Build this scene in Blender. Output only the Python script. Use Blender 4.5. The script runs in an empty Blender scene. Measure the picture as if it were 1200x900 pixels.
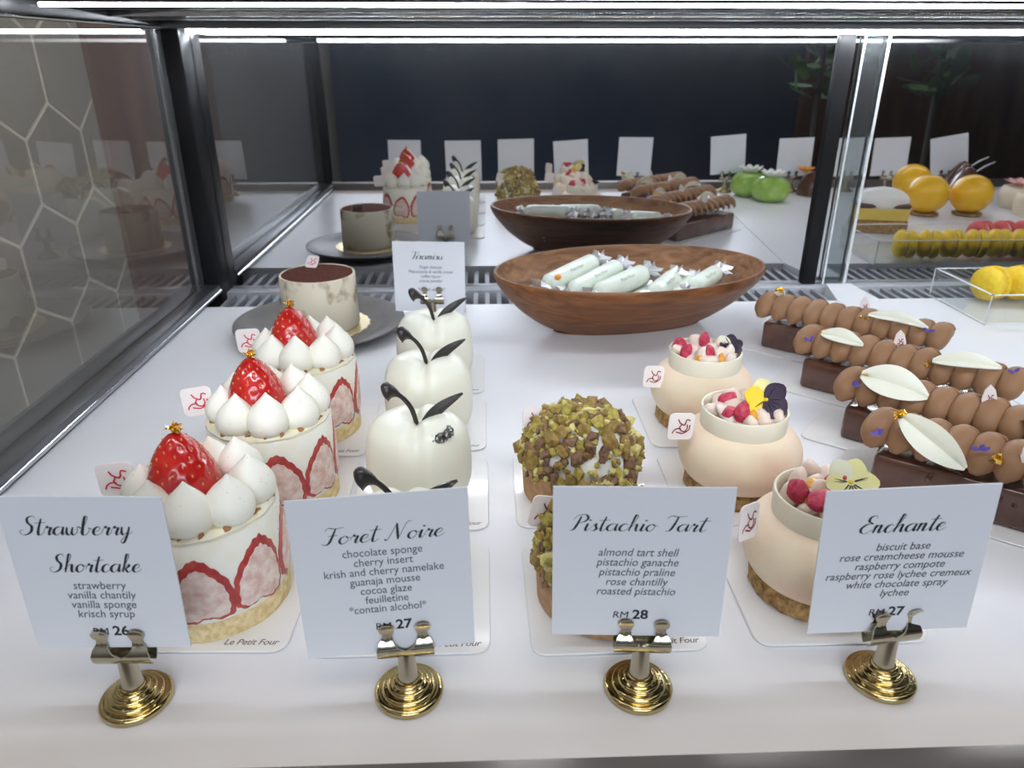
import bpy, bmesh, math, random
from mathutils import Matrix, Vector, Euler

PI = math.pi
SC = bpy.context.scene
COL = SC.collection
R = math.radians

# ------------------------------------------------------------------ camera, world, exposure, room light
SC.view_settings.view_transform = 'Standard'
SC.view_settings.look = 'None'
SC.view_settings.exposure = -0.10
SC.view_settings.gamma = 1.0
SC.view_settings.use_curve_mapping = False
SC.cycles.use_denoising = True
SC.cycles.max_bounces = 12
SC.cycles.transparent_max_bounces = 16
SC.cycles.caustics_reflective = False
SC.cycles.caustics_refractive = False
SC.cycles.sample_clamp_indirect = 6.0

PITCH, YAW = R(24.0358), R(1.9824)
cam_d = bpy.data.cameras.new('camera')
cam_d.sensor_width = 36.0
cam_d.lens = 36.0 * 870.0 / 1200.0
cam_d.clip_start = 0.01
cam_d.clip_end = 50
cam_d.dof.use_dof = True
cam_d.dof.focus_distance = 0.40
cam_d.dof.aperture_fstop = 17.0
cam = bpy.data.objects.new('camera', cam_d)
COL.objects.link(cam)
cam.location = (0, 0, 0.24)
cam.rotation_euler = Euler((PI / 2 - PITCH, 0, -YAW), 'XYZ')
SC.camera = cam

world = bpy.data.worlds.new('world')
SC.world = world
world.use_nodes = True
world.node_tree.nodes['Background'].inputs[0].default_value = (0.5, 0.55, 0.65, 1)
world.node_tree.nodes['Background'].inputs[1].default_value = 0.02

LED_FRONT = 1.0
LED_MID = 80.0
LED_REAR = 125.0
ROOM_COOL = 50.0
ROOM_WARM = 7.5
ROOM_SIDE = 80.0


def area_light(name, loc, rot, sx, sy, power, color):
    d = bpy.data.lights.new(name, 'AREA')
    d.shape = 'RECTANGLE'
    d.size, d.size_y = sx, sy
    d.energy = power
    d.color = color
    o = bpy.data.objects.new(name, d)
    o.location = loc
    o.rotation_euler = rot
    COL.objects.link(o)
    return o


area_light('shop_ceiling_lamp', (0.3, -2.3, 1.05), (R(70), 0, 0), 2.2, 0.7, ROOM_COOL, (0.80, 0.88, 1.0))
area_light('room_ceiling_lamp', (0.3, -0.35, 1.66), (0, 0, 0), 1.4, 0.5, ROOM_WARM, (1.0, 0.86, 0.66))
# the case's own front strip: a lens strip under the front roof beam, aimed back over the shelf
front_led = area_light('front_case_lamp', (0.42, 0.2515, 0.2590), (R(36), 0, 0), 1.40, 0.008, LED_FRONT, (0.92, 0.95, 1.0))
front_led.data.spread = R(118)
area_light('side_wall_fill', (0.0, 0.9, 1.6), (R(0), R(35), 0), 0.5, 2.2, ROOM_SIDE, (1.0, 0.93, 0.84))  # added fill light, no real fitting: brightens the left wall and its hex tiles


# ------------------------------------------------------------------ materials
def new_mat(name):
    m = bpy.data.materials.new(name)
    m.use_nodes = True
    return m, m.node_tree, m.node_tree.nodes['Principled BSDF']


def P(name, col, rough=0.5, metal=0.0, coat=0.0, sss=0.0, sss_col=None, spec=0.5, emit=0.0, emit_col=None, sss_scale=0.004):
    m, nt, b = new_mat(name)
    b.inputs['Base Color'].default_value = (*col, 1)
    b.inputs['Roughness'].default_value = rough
    b.inputs['Metallic'].default_value = metal
    b.inputs['Coat Weight'].default_value = coat
    b.inputs['Coat Roughness'].default_value = 0.08
    b.inputs['Specular IOR Level'].default_value = spec
    if sss:
        b.inputs['Subsurface Weight'].default_value = sss
        b.inputs['Subsurface Scale'].default_value = sss_scale
        b.inputs['Subsurface Radius'].default_value = (1.0, 0.7, 0.5)
    if emit:
        b.inputs['Emission Color'].default_value = (*(emit_col or col), 1)
        b.inputs['Emission Strength'].default_value = emit
    return m


def noisy(m, c1, c2, scale=100.0, lo=0.4, hi=0.6, bump=0.0, bscale=None, detail=4.0, stretch=None, dist=0.0, bdist=0.001):
    """object-space noise between two colours, optional bump"""
    nt = m.node_tree
    b = nt.nodes['Principled BSDF']
    tc = nt.nodes.new('ShaderNodeTexCoord')
    src = tc.outputs['Object']
    if stretch:
        mp = nt.nodes.new('ShaderNodeMapping')
        mp.inputs['Scale'].default_value = stretch
        nt.links.new(src, mp.inputs['Vector'])
        src = mp.outputs[0]
    n = nt.nodes.new('ShaderNodeTexNoise')
    n.inputs['Scale'].default_value = scale
    n.inputs['Detail'].default_value = detail
    n.inputs['Distortion'].default_value = dist
    nt.links.new(src, n.inputs['Vector'])
    r = nt.nodes.new('ShaderNodeValToRGB')
    r.color_ramp.elements[0].position = lo
    r.color_ramp.elements[1].position = hi
    r.color_ramp.elements[0].color = (*c1, 1)
    r.color_ramp.elements[1].color = (*c2, 1)
    nt.links.new(n.outputs['Fac'], r.inputs[0])
    nt.links.new(r.outputs[0], b.inputs['Base Color'])
    if bump:
        n2 = n
        if bscale:
            n2 = nt.nodes.new('ShaderNodeTexNoise')
            n2.inputs['Scale'].default_value = bscale
            n2.inputs['Detail'].default_value = 5
            nt.links.new(tc.outputs['Object'], n2.inputs['Vector'])
        bp = nt.nodes.new('ShaderNodeBump')
        bp.inputs['Strength'].default_value = bump
        bp.inputs['Distance'].default_value = bdist
        nt.links.new(n2.outputs['Fac'], bp.inputs['Height'])
        nt.links.new(bp.outputs[0], b.inputs['Normal'])
    return m


def specks(m, col, scale=450.0, thr=0.16):
    """small vanilla-seed specks over whatever drives the base colour"""
    nt = m.node_tree
    b = nt.nodes['Principled BSDF']
    tc = nt.nodes.new('ShaderNodeTexCoord')
    v = nt.nodes.new('ShaderNodeTexVoronoi')
    v.inputs['Scale'].default_value = scale
    nt.links.new(tc.outputs['Object'], v.inputs['Vector'])
    lt = nt.nodes.new('ShaderNodeMath'); lt.operation = 'LESS_THAN'
    lt.inputs[1].default_value = thr
    nt.links.new(v.outputs['Distance'], lt.inputs[0])
    sep = nt.nodes.new('ShaderNodeSeparateColor')
    nt.links.new(v.outputs['Color'], sep.inputs[0])
    gt = nt.nodes.new('ShaderNodeMath'); gt.operation = 'GREATER_THAN'
    gt.inputs[1].default_value = 0.75
    nt.links.new(sep.outputs[0], gt.inputs[0])
    mu = nt.nodes.new('ShaderNodeMath'); mu.operation = 'MULTIPLY'
    nt.links.new(lt.outputs[0], mu.inputs[0]); nt.links.new(gt.outputs[0], mu.inputs[1])
    mx = nt.nodes.new('ShaderNodeMix'); mx.data_type = 'RGBA'
    nt.links.new(mu.outputs[0], mx.inputs[0])
    prev = b.inputs['Base Color']
    if prev.links:
        nt.links.new(prev.links[0].from_socket, mx.inputs[6])
    else:
        mx.inputs[6].default_value = prev.default_value
    mx.inputs[7].default_value = (*col, 1)
    nt.links.new(mx.outputs[2], prev)
    return m


def glass_mat(name, tint, boost=1.0, ior=1.5, rough=0.0, haze=0.0):
    m = bpy.data.materials.new(name)
    m.use_nodes = True
    nt = m.node_tree
    nt.nodes.clear()
    out = nt.nodes.new('ShaderNodeOutputMaterial')
    tr = nt.nodes.new('ShaderNodeBsdfTransparent'); tr.inputs[0].default_value = (*tint, 1)
    gl = nt.nodes.new('ShaderNodeBsdfGlossy'); gl.inputs['Roughness'].default_value = rough
    fr = nt.nodes.new('ShaderNodeFresnel'); fr.inputs[0].default_value = ior
    mu = nt.nodes.new('ShaderNodeMath'); mu.operation = 'MULTIPLY'; mu.use_clamp = True
    mu.inputs[1].default_value = boost
    geo = nt.nodes.new('ShaderNodeNewGeometry')      # reflect on the outer face only; the ray is not bent inside
    iv = nt.nodes.new('ShaderNodeMath'); iv.operation = 'SUBTRACT'; iv.inputs[0].default_value = 1.0
    nt.links.new(geo.outputs['Backfacing'], iv.inputs[1])
    m0 = nt.nodes.new('ShaderNodeMath'); m0.operation = 'MULTIPLY'
    nt.links.new(fr.outputs[0], m0.inputs[0]); nt.links.new(iv.outputs[0], m0.inputs[1])
    nt.links.new(m0.outputs[0], mu.inputs[0])
    mx = nt.nodes.new('ShaderNodeMixShader')
    nt.links.new(mu.outputs[0], mx.inputs[0])
    nt.links.new(tr.outputs[0], mx.inputs[1]); nt.links.new(gl.outputs[0], mx.inputs[2])
    last = mx.outputs[0]
    if haze:
        df = nt.nodes.new('ShaderNodeBsdfDiffuse'); df.inputs[0].default_value = (0.8, 0.82, 0.85, 1)
        m2 = nt.nodes.new('ShaderNodeMixShader'); m2.inputs[0].default_value = haze
        nt.links.new(last, m2.inputs[1]); nt.links.new(df.outputs[0], m2.inputs[2])
        last = m2.outputs[0]
    nt.links.new(last, out.inputs[0])
    return m


M = {}
M['shelf'] = noisy(P('white_shelf', (0.78, 0.78, 0.80), 0.28, spec=0.45), (0.77, 0.77, 0.80), (0.80, 0.80, 0.81), 9, 0.3, 0.7)
M['rail'] = P('brushed_steel', (0.20, 0.18, 0.165), 0.4, 0.85)
M['chrome'] = P('chrome', (0.75, 0.76, 0.78), 0.15, 1.0)
M['dark_metal'] = P('dark_metal', (0.012, 0.012, 0.013), 0.4, 0.0, spec=0.15)
M['gray_metal'] = P('grey_rail_metal', (0.16, 0.165, 0.175), 0.3, 0.85)
M['ceil'] = P('glossy_roof_panel', (0.012, 0.012, 0.014), 0.2, 0.0, spec=0.2)
M['mirror'] = P('tinted_mirror', (0.60, 0.595, 0.60), 0.012, 1.0)
def dusty(m, k):
    nt = m.node_tree
    b = nt.nodes['Principled BSDF']; out = nt.nodes['Material Output']
    df = nt.nodes.new('ShaderNodeBsdfDiffuse'); df.inputs[0].default_value = (0.75, 0.80, 0.88, 1)
    tc = nt.nodes.new('ShaderNodeTexCoord'); n = nt.nodes.new('ShaderNodeTexNoise')
    n.inputs['Scale'].default_value = 9; n.inputs['Detail'].default_value = 6
    nt.links.new(tc.outputs['Object'], n.inputs['Vector'])
    mu = nt.nodes.new('ShaderNodeMath'); mu.operation = 'MULTIPLY'; mu.inputs[1].default_value = 2 * k
    nt.links.new(n.outputs['Fac'], mu.inputs[0])
    mx = nt.nodes.new('ShaderNodeMixShader')
    nt.links.new(mu.outputs[0], mx.inputs[0])
    nt.links.new(b.outputs[0], mx.inputs[1]); nt.links.new(df.outputs[0], mx.inputs[2])
    nt.links.new(mx.outputs[0], out.inputs[0])


dusty(M['mirror'], 0.007)
M['glass'] = glass_mat('side_glass', (0.80, 0.81, 0.80), 1.9, 1.5, 0.0, 0.04)
M['acrylic'] = glass_mat('clear_acrylic', (0.97, 0.98, 0.98), 0.8, 1.45, 0.0, 0.012)
M['edge'] = P('polished_acrylic_edge', (0.85, 0.88, 0.9), 0.2)
M['edge2'] = glass_mat('glass_door_edge', (0.86, 0.89, 0.89), 0.6, 1.45, 0.05, 0.03)
M['led_m'] = P('middle_led', (1, 1, 1), 0.5, emit=LED_MID, emit_col=(0.87, 0.91, 1.0))
M['led_r'] = P('rear_led', (1, 1, 1), 0.5, emit=LED_REAR, emit_col=(0.87, 0.93, 1.0))
M['vent_dark'] = P('vent_cavity', (0.03, 0.032, 0.035), 0.6)
M['vent'] = P('vent_bars', (0.30, 0.31, 0.33), 0.45, 0.3)
M['channel'] = P('door_channel', (0.45, 0.46, 0.49), 0.4, 0.3)
M['card'] = P('card_paper', (0.80, 0.82, 0.86), 0.75, spec=0.2)
M['ink'] = P('dark_ink', (0.045, 0.045, 0.055), 0.7, spec=0.1)
M['ink_grey'] = P('grey_ink', (0.10, 0.10, 0.12), 0.7, spec=0.1)
M['board_ink'] = P('board_ink', (0.10, 0.05, 0.07), 0.6)
M['brass'] = noisy(P('brass', (0.75, 0.58, 0.24), 0.16, 1.0), (0.66, 0.55, 0.29), (0.52, 0.41, 0.18), 260, 0.35, 0.7, 0.08)
M['steel_brass'] = P('polished_clip_metal', (0.50, 0.46, 0.36), 0.2, 1.0)
M['board'] = P('white_cake_board', (0.80, 0.79, 0.77), 0.30, coat=0.4)
M['tag'] = P('tag_card', (0.86, 0.78, 0.75), 0.5)
M['logo'] = P('red_print', (0.62, 0.03, 0.06), 0.5)
M['logo_dark'] = P('maroon_print', (0.25, 0.02, 0.03), 0.5)
M['cream'] = specks(P('vanilla_cream', (0.89, 0.865, 0.76), 0.5, sss=0.15, sss_scale=0.004), (0.16, 0.12, 0.07), 620, 0.10)
M['mousse'] = specks(noisy(P('vanilla_mousse', (0.82, 0.80, 0.7), 0.42, sss=0.3), (0.84, 0.81, 0.68), (0.88, 0.86, 0.78), 70, 0.35, 0.65), (0.35, 0.22, 0.10), 260, 0.10)
M['crumb'] = noisy(P('pale_crumb', (0.8, 0.74, 0.52), 0.8), (0.84, 0.78, 0.54), (0.78, 0.74, 0.62), 170, 0.4, 0.6, 0.5, 420)
M['brown_crumb'] = P('toasted_crumb', (0.36, 0.16, 0.06), 0.8)
M['sponge'] = noisy(P('sponge', (0.7, 0.52, 0.25), 0.85), (0.62, 0.45, 0.20), (0.80, 0.66, 0.38), 330, 0.35, 0.65, 0.6)
M['straw'] = noisy(P('strawberry_skin', (0.62, 0.02, 0.015), 0.22, coat=0.5, sss=0.15), (0.42, 0.006, 0.007), (0.58, 0.022, 0.015), 120, 0.35, 0.7)
M['seed'] = P('strawberry_seed', (0.62, 0.30, 0.08), 0.4)
M['slice_red'] = noisy(P('cut_strawberry_rim', (0.5, 0.04, 0.04), 0.3, coat=0.3), (0.34, 0.018, 0.02), (0.52, 0.07, 0.055), 160, 0.35, 0.65)
M['slice_in'] = noisy(P('cut_strawberry_flesh', (0.7, 0.42, 0.38), 0.35, sss=0.2), (0.66, 0.42, 0.36), (0.85, 0.74, 0.67), 200, 0.35, 0.65)
M['gold'] = P('gold_leaf', (0.95, 0.62, 0.12), 0.25, 1.0)
M['white_glaze'] = P('ivory_glaze', (0.84, 0.83, 0.70), 0.34, coat=0.15, sss=0.12, sss_scale=0.004)
M['dark_choc'] = P('dark_chocolate', (0.022, 0.017, 0.015), 0.38, coat=0.15)
M['silver'] = P('silver_speck', (0.16, 0.16, 0.15), 0.3, 0.8)
M['shell'] = noisy(P('tart_shell', (0.42, 0.23, 0.11), 0.75), (0.36, 0.19, 0.09), (0.48, 0.28, 0.14), 240, 0.35, 0.65, 0.15)
M['whip'] = P('whipped_cream', (0.86, 0.85, 0.80), 0.5, sss=0.4)
M['pist1'] = noisy(P('pistachio_green', (0.36, 0.34, 0.05), 0.6), (0.27, 0.215, 0.035), (0.50, 0.40, 0.08), 300, 0.35, 0.65)
M['pist2'] = noisy(P('pistachio_olive', (0.24, 0.20, 0.04), 0.6), (0.20, 0.12, 0.025), (0.36, 0.24, 0.06), 300, 0.35, 0.65)
M['pist3'] = noisy(P('pistachio_skin', (0.17, 0.09, 0.06), 0.65), (0.12, 0.055, 0.045), (0.27, 0.16, 0.07), 300, 0.35, 0.65)
M['pist4'] = noisy(P('pistachio_cut', (0.62, 0.56, 0.20), 0.55), (0.58, 0.48, 0.14), (0.70, 0.64, 0.30), 300, 0.35, 0.65)
M['biscuit'] = noisy(P('biscuit', (0.3, 0.17, 0.07), 0.85), (0.20, 0.10, 0.03), (0.46, 0.29, 0.11), 300, 0.35, 0.65, 0.8)
M['rose'] = noisy(P('blush_spray', (0.83, 0.70, 0.56), 0.55, sss=0.15, sss_scale=0.004), (0.87, 0.74, 0.54), (0.87, 0.60, 0.46), 20, 0.38, 0.66, 0.06, 900)
M['collar'] = P('white_choc_collar', (0.83, 0.77, 0.62), 0.4, sss=0.3)
M['lychee'] = P('lychee_flesh', (0.82, 0.68, 0.58), 0.3, sss=0.4)
M['rasp'] = noisy(P('raspberry', (0.5, 0.02, 0.06), 0.5), (0.38, 0.015, 0.04), (0.62, 0.06, 0.12), 420, 0.35, 0.65, 0.4)
M['mango'] = P('amber_jelly', (0.78, 0.36, 0.04), 0.25, sss=0.3)
M['pet_y'] = P('yellow_petal', (0.88, 0.62, 0.02), 0.55)
M['pet_p'] = P('dark_purple_petal', (0.028, 0.012, 0.035), 0.6)
M['pet_l'] = P('pale_yellow_petal', (0.80, 0.76, 0.34), 0.55)
M['pet_g'] = P('pale_cream_petal', (0.78, 0.78, 0.58), 0.55)
M['pet_b'] = P('blue_petal', (0.11, 0.08, 0.38), 0.6)
M['glaze'] = noisy(P('cocoa_glaze', (0.075, 0.03, 0.018), 0.22, coat=0.5), (0.075, 0.028, 0.018), (0.115, 0.048, 0.030), 60, 0.35, 0.65)
M['choc_cream'] = P('cocoa_cream', (0.29, 0.155, 0.078), 0.5, sss=0.05, spec=0.3)
M['leaf_white'] = P('white_chocolate_leaf', (0.82, 0.82, 0.68), 0.45, sss=0.2)
M['wood'] = noisy(P('walnut_wood', (0.26, 0.12, 0.05), 0.42, spec=0.35), (0.10, 0.033, 0.010), (0.27, 0.105, 0.033), 14, 0.3, 0.7, 0.08, None, 6, (1, 5, 9), 1.2)
M['wood_rim'] = noisy(P('walnut_inside', (0.36, 0.2, 0.11), 0.5, spec=0.25), (0.13, 0.055, 0.022), (0.32, 0.165, 0.08), 14, 0.3, 0.7, 0.0, None, 6, (1, 5, 9), 1.2)
M['wrap'] = noisy(P('pale_green_wrapper', (0.74, 0.79, 0.68), 0.35, coat=0.3), (0.78, 0.82, 0.72), (0.66, 0.73, 0.61), 60, 0.3, 0.7, 0.25, 160)
M['foil'] = P('silver_foil', (0.88, 0.89, 0.91), 0.32, 0.85)
M['orange'] = P('orange_print', (0.80, 0.30, 0.03), 0.5)
M['green_ink'] = P('green_print', (0.16, 0.25, 0.18), 0.5)
M['plate'] = noisy(P('grey_stoneware', (0.13, 0.12, 0.115), 0.42), (0.11, 0.10, 0.095), (0.16, 0.145, 0.14), 40, 0.3, 0.7)
M['goldboard'] = P('gold_board', (0.85, 0.70, 0.40), 0.3, 0.8)
M['tira'] = noisy(P('mascarpone', (0.68, 0.60, 0.46), 0.5, sss=0.2), (0.24, 0.18, 0.09), (0.72, 0.65, 0.50), 48, 0.33, 0.47)
M['stain'] = noisy(P('coffee_stain', (0.2, 0.14, 0.06), 0.6), (0.11, 0.07, 0.03), (0.30, 0.23, 0.12), 120, 0.35, 0.65)
M['cocoa'] = noisy(P('cocoa_dust', (0.09, 0.03, 0.025), 0.9, spec=0.05), (0.075, 0.025, 0.02), (0.11, 0.042, 0.032), 300, 0.3, 0.7)
M['mac_y'] = noisy(P('yellow_macaron', (0.80, 0.55, 0.02), 0.6), (0.78, 0.50, 0.015), (0.84, 0.62, 0.04), 260, 0.35, 0.65, 0.15)
M['mac_fill'] = P('macaron_filling', (0.72, 0.52, 0.10), 0.5)
M['mac_r'] = P('red_macaron', (0.62, 0.09, 0.09), 0.6)
M['mac_rf'] = P('pink_filling', (0.75, 0.45, 0.40), 0.5)
M['green_glaze'] = noisy(P('green_glaze', (0.28, 0.5, 0.07), 0.15, coat=0.6, sss=0.2), (0.24, 0.45, 0.05), (0.42, 0.62, 0.14), 60, 0.3, 0.7)
M['yellow_glaze'] = P('mango_glaze', (0.85, 0.48, 0.01), 0.3, coat=0.2)
M['pink_glaze'] = P('pink_petals', (0.75, 0.36, 0.34), 0.5)
M['plaster'] = noisy(P('grey_plaster', (0.2, 0.19, 0.18), 0.8), (0.17, 0.16, 0.15), (0.21, 0.20, 0.185), 3, 0.3, 0.7)
M['navy'] = noisy(P('navy_wall', (0.06, 0.10, 0.18), 0.8), (0.018, 0.042, 0.09), (0.07, 0.085, 0.12), 1.2, 0.3, 0.7)
M['dark_floor'] = P('dark_floor', (0.05, 0.045, 0.04), 0.6)
M['dark_wall'] = P('dark_brown_wall', (0.06, 0.045, 0.04), 0.8)
M['wood_panel'] = noisy(P('brown_wood_panel', (0.2, 0.11, 0.06), 0.6), (0.085, 0.045, 0.028), (0.15, 0.085, 0.055), 5, 0.3, 0.7, 0, None, 4, (3, 3, 0.5))
M['tile'] = noisy(P('grey_hex_tile', (0.36, 0.35, 0.33), 0.45), (0.20, 0.195, 0.185), (0.25, 0.245, 0.23), 3, 0.3, 0.7)
M['grout'] = P('pale_grout', (0.50, 0.48, 0.45), 0.8)
M['leaf'] = P('plant_leaf', (0.06, 0.13, 0.03), 0.6)


# ------------------------------------------------------------------ mesh builder
class MB:
    def __init__(self):
        self.v = []; self.f = []; self.m = []

    def add(self, verts, faces, mi=0):
        o = len(self.v)
        self.v += [tuple(p) for p in verts]
        for f in faces:
            self.f.append(tuple(o + i for i in f)); self.m.append(mi)
        return self

    def merge(self, other, mat=None, mi=None):
        o = len(self.v)
        self.v += [tuple((mat @ Vector(p)) if mat else p) for p in other.v]
        for f, k in zip(other.f, other.m):
            self.f.append(tuple(o + i for i in f)); self.m.append(k if mi is None else mi)
        return self

    def xf(self, mat):
        self.v = [tuple(mat @ Vector(p)) for p in self.v]
        return self

    def box(self, x0, x1, y0, y1, z0, z1, mi=0):
        v = [(x, y, z) for z in (z0, z1) for y in (y0, y1) for x in (x0, x1)]
        return self.add(v, [(0, 2, 3, 1), (4, 5, 7, 6), (0, 1, 5, 4), (2, 6, 7, 3), (0, 4, 6, 2), (1, 3, 7, 5)], mi)

    def prism(self, out, z0, z1, mi=0):
        n = len(out)
        v = [(x, y, z0) for x, y in out] + [(x, y, z1) for x, y in out]
        f = [tuple(range(n - 1, -1, -1)), tuple(range(n, 2 * n))]
        f += [(i, (i + 1) % n, n + (i + 1) % n, n + i) for i in range(n)]
        return self.add(v, f, mi)

    def lathe(self, prof, n=48, sx=1.0, sy=1.0, mi=0, wob=None):
        """profile [(r, z)], ends with r = 0 close to a point; wob(angle, k) scales the radius"""
        v = []; rings = []
        for k, (r, z) in enumerate(prof):
            if r <= 1e-7:
                rings.append([len(v)]); v.append((0, 0, z))
            else:
                ring = []
                for i in range(n):
                    a = 2 * PI * i / n
                    q = r * (wob(a, k) if wob else 1.0)
                    ring.append(len(v)); v.append((q * math.cos(a) * sx, q * math.sin(a) * sy, z))
                rings.append(ring)
        f = []
        for A, B in zip(rings, rings[1:]):
            if len(A) == 1 and len(B) == 1:
                continue
            for i in range(n):
                j = (i + 1) % n
                if len(A) == 1:
                    f.append((A[0], B[j], B[i]))
                elif len(B) == 1:
                    f.append((A[i], A[j], B[0]))
                else:
                    f.append((A[i], A[j], B[j], B[i]))
        return self.add(v, f, mi)

    def tube(self, pts, rad, n=10, mi=0, flat=1.0, caps=True):
        pts = [Vector(p) for p in pts]
        if not hasattr(rad, '__len__'):
            rad = [rad] * len(pts)
        v = []; f = []
        prev = None
        for k, p in enumerate(pts):
            t = (pts[min(k + 1, len(pts) - 1)] - pts[max(k - 1, 0)]).normalized()
            if prev is None:
                a = Vector((0, 0, 1)) if abs(t.z) < 0.9 else Vector((0, 1, 0))
                u = t.cross(a).normalized()
            else:
                u = (prev - t * prev.dot(t)).normalized()
            prev = u
            w = t.cross(u)
            for i in range(n):
                an = 2 * PI * i / n
                v.append(p + u * math.cos(an) * rad[k] + w * math.sin(an) * rad[k] * flat)
        for k in range(len(pts) - 1):
            for i in range(n):
                j = (i + 1) % n
                f.append((k * n + i, k * n + j, (k + 1) * n + j, (k + 1) * n + i))
        if caps:
            f.append(tuple(range(n - 1, -1, -1)))
            f.append(tuple((len(pts) - 1) * n + i for i in range(n)))
        return self.add(v, f, mi)

    def ball(self, c, rx, ry, rz, n=24, m=14, mi=0, fn=None):
        v = []; f = []
        for k in range(m + 1):
            th = PI * k / m
            for i in range(n):
                a = 2 * PI * i / n
                s = fn(a, th) if fn else 1.0
                v.append((c[0] + rx * s * math.sin(th) * math.cos(a), c[1] + ry * s * math.sin(th) * math.sin(a), c[2] - rz * s * math.cos(th)))
        for k in range(m):
            for i in range(n):
                j = (i + 1) % n
                f.append((k * n + i, k * n + j, (k + 1) * n + j, (k + 1) * n + i))
        return self.add(v, f, mi)

    def chunk(self, c, size, rng, mi=0, jit=0.3):
        g = (1 + 5 ** 0.5) / 2
        V = [(-1, g, 0), (1, g, 0), (-1, -g, 0), (1, -g, 0), (0, -1, g), (0, 1, g), (0, -1, -g), (0, 1, -g), (g, 0, -1), (g, 0, 1), (-g, 0, -1), (-g, 0, 1)]
        F = [(0, 11, 5), (0, 5, 1), (0, 1, 7), (0, 7, 10), (0, 10, 11), (1, 5, 9), (5, 11, 4), (11, 10, 2), (10, 7, 6), (7, 1, 8), (3, 9, 4), (3, 4, 2), (3, 2, 6), (3, 6, 8), (3, 8, 9), (4, 9, 5), (2, 4, 11), (6, 2, 10), (8, 6, 7), (9, 8, 1)]
        E = Euler((rng.uniform(0, 6.3), rng.uniform(0, 6.3), rng.uniform(0, 6.3))).to_matrix()
        vs = []
        for p in V:
            q = Vector(p) / 1.9 * (1 + rng.uniform(-jit, jit))
            q = E @ Vector((q.x * size[0], q.y * size[1], q.z * size[2]))
            vs.append(q + Vector(c))
        return self.add(vs, F, mi)

    def soft(self, k=1.3):
        """round the facets off: split every triangle and pull the new corners out a little"""
        bm = bmesh.new()
        vs = [bm.verts.new(p) for p in self.v]
        for f in self.f:
            bm.faces.new([vs[i] for i in f])
        c = sum((v.co for v in bm.verts), Vector()) / len(bm.verts)
        bmesh.ops.subdivide_edges(bm, edges=list(bm.edges), cuts=2, use_grid_fill=True, smooth=0.0)
        for _ in range(2):
            bmesh.ops.smooth_vert(bm, verts=list(bm.verts), factor=0.5, use_axis_x=True, use_axis_y=True, use_axis_z=True)
        for v in bm.verts:
            v.co = c + (v.co - c) * k
        bm.verts.index_update()
        self.v = [tuple(v.co) for v in bm.verts]
        self.f = [tuple(v.index for v in f.verts) for f in bm.faces]
        self.m = [0] * len(self.f)
        bm.free()
        return self

    def build(self, name, mats, parent=None, smooth=True, bevel=0.0, segs=2, weld=False, angle=40):
        me = bpy.data.meshes.new(name)
        me.from_pydata(self.v, [], self.f)
        mats = mats if isinstance(mats, (list, tuple)) else [mats]
        for m in mats:
            me.materials.append(m)
        me.polygons.foreach_set('material_index', self.m)
        bm = bmesh.new(); bm.from_mesh(me)
        if weld:
            bmesh.ops.remove_doubles(bm, verts=bm.verts, dist=1e-6)
        if bevel:
            bmesh.ops.bevel(bm, geom=list(bm.edges), offset=bevel, segments=segs, affect='EDGES', profile=0.5)
        bmesh.ops.recalc_face_normals(bm, faces=bm.faces)
        bm.to_mesh(me); bm.free()
        if smooth:
            me.polygons.foreach_set('use_smooth', [True] * len(me.polygons))
            me.set_sharp_from_angle(angle=R(angle))
        me.update()
        o = bpy.data.objects.new(name, me)
        COL.objects.link(o)
        if parent:
            o.parent = parent
        return o


def thing(name, label, cat, loc=(0, 0, 0), rz=0.0, group=None):
    o = bpy.data.objects.new(name, None)
    o.empty_display_size = 0.01
    COL.objects.link(o)
    o.location = loc
    o.rotation_euler = (0, 0, rz)
    return tag(o, label, cat, group)


def tag(o, label, cat, group=None):
    o['label'] = label; o['category'] = cat
    if group:
        o['group'] = group
    return o


def struct(o):
    o['kind'] = 'structure'
    return o


KIDS = {}


def copy_tree(o, loc=None, rz=None, label=None):
    by = {}
    for x in COL.objects:
        if x.parent:
            by.setdefault(x.parent, []).append(x)

    def rec(a, par):
        c = a.copy()
        COL.objects.link(c)
        if par:
            c.parent = par
        for ch in by.get(a, []):
            rec(ch, c)
        return c
    c = rec(o, None)
    if loc is not None:
        c.location = loc
    if rz is not None:
        c.rotation_euler = (0, 0, rz)
    if label:
        c['label'] = label
    return c


def rrect(w, h, r, n=5, cx=0.0, cy=0.0):
    out = []
    for sx, sy, a0 in ((1, 1, 0), (-1, 1, 90), (-1, -1, 180), (1, -1, 270)):
        for k in range(n + 1):
            a = R(a0 + 90 * k / n)
            out.append((cx + sx * (w / 2 - r) + r * math.cos(a), cy + sy * (h / 2 - r) + r * math.sin(a)))
    return out


def crom(pts, sub=8):
    """Catmull-Rom through 2-D or 3-D points"""
    P_ = [Vector(p) for p in pts]
    if len(P_) < 3:
        return [P_[0].lerp(P_[-1], k / sub) for k in range(sub + 1)]
    P_ = [2 * P_[0] - P_[1]] + P_ + [2 * P_[-1] - P_[-2]]
    out = []
    for i in range(1, len(P_) - 2):
        a, b, c, d = P_[i - 1:i + 3]
        for k in range(sub):
            t = k / sub
            out.append(0.5 * ((2 * b) + (c - a) * t + (2 * a - 5 * b + 4 * c - d) * t * t + (3 * b - a - 3 * c + d) * t ** 3))
    out.append(P_[-2])
    return out


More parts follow.
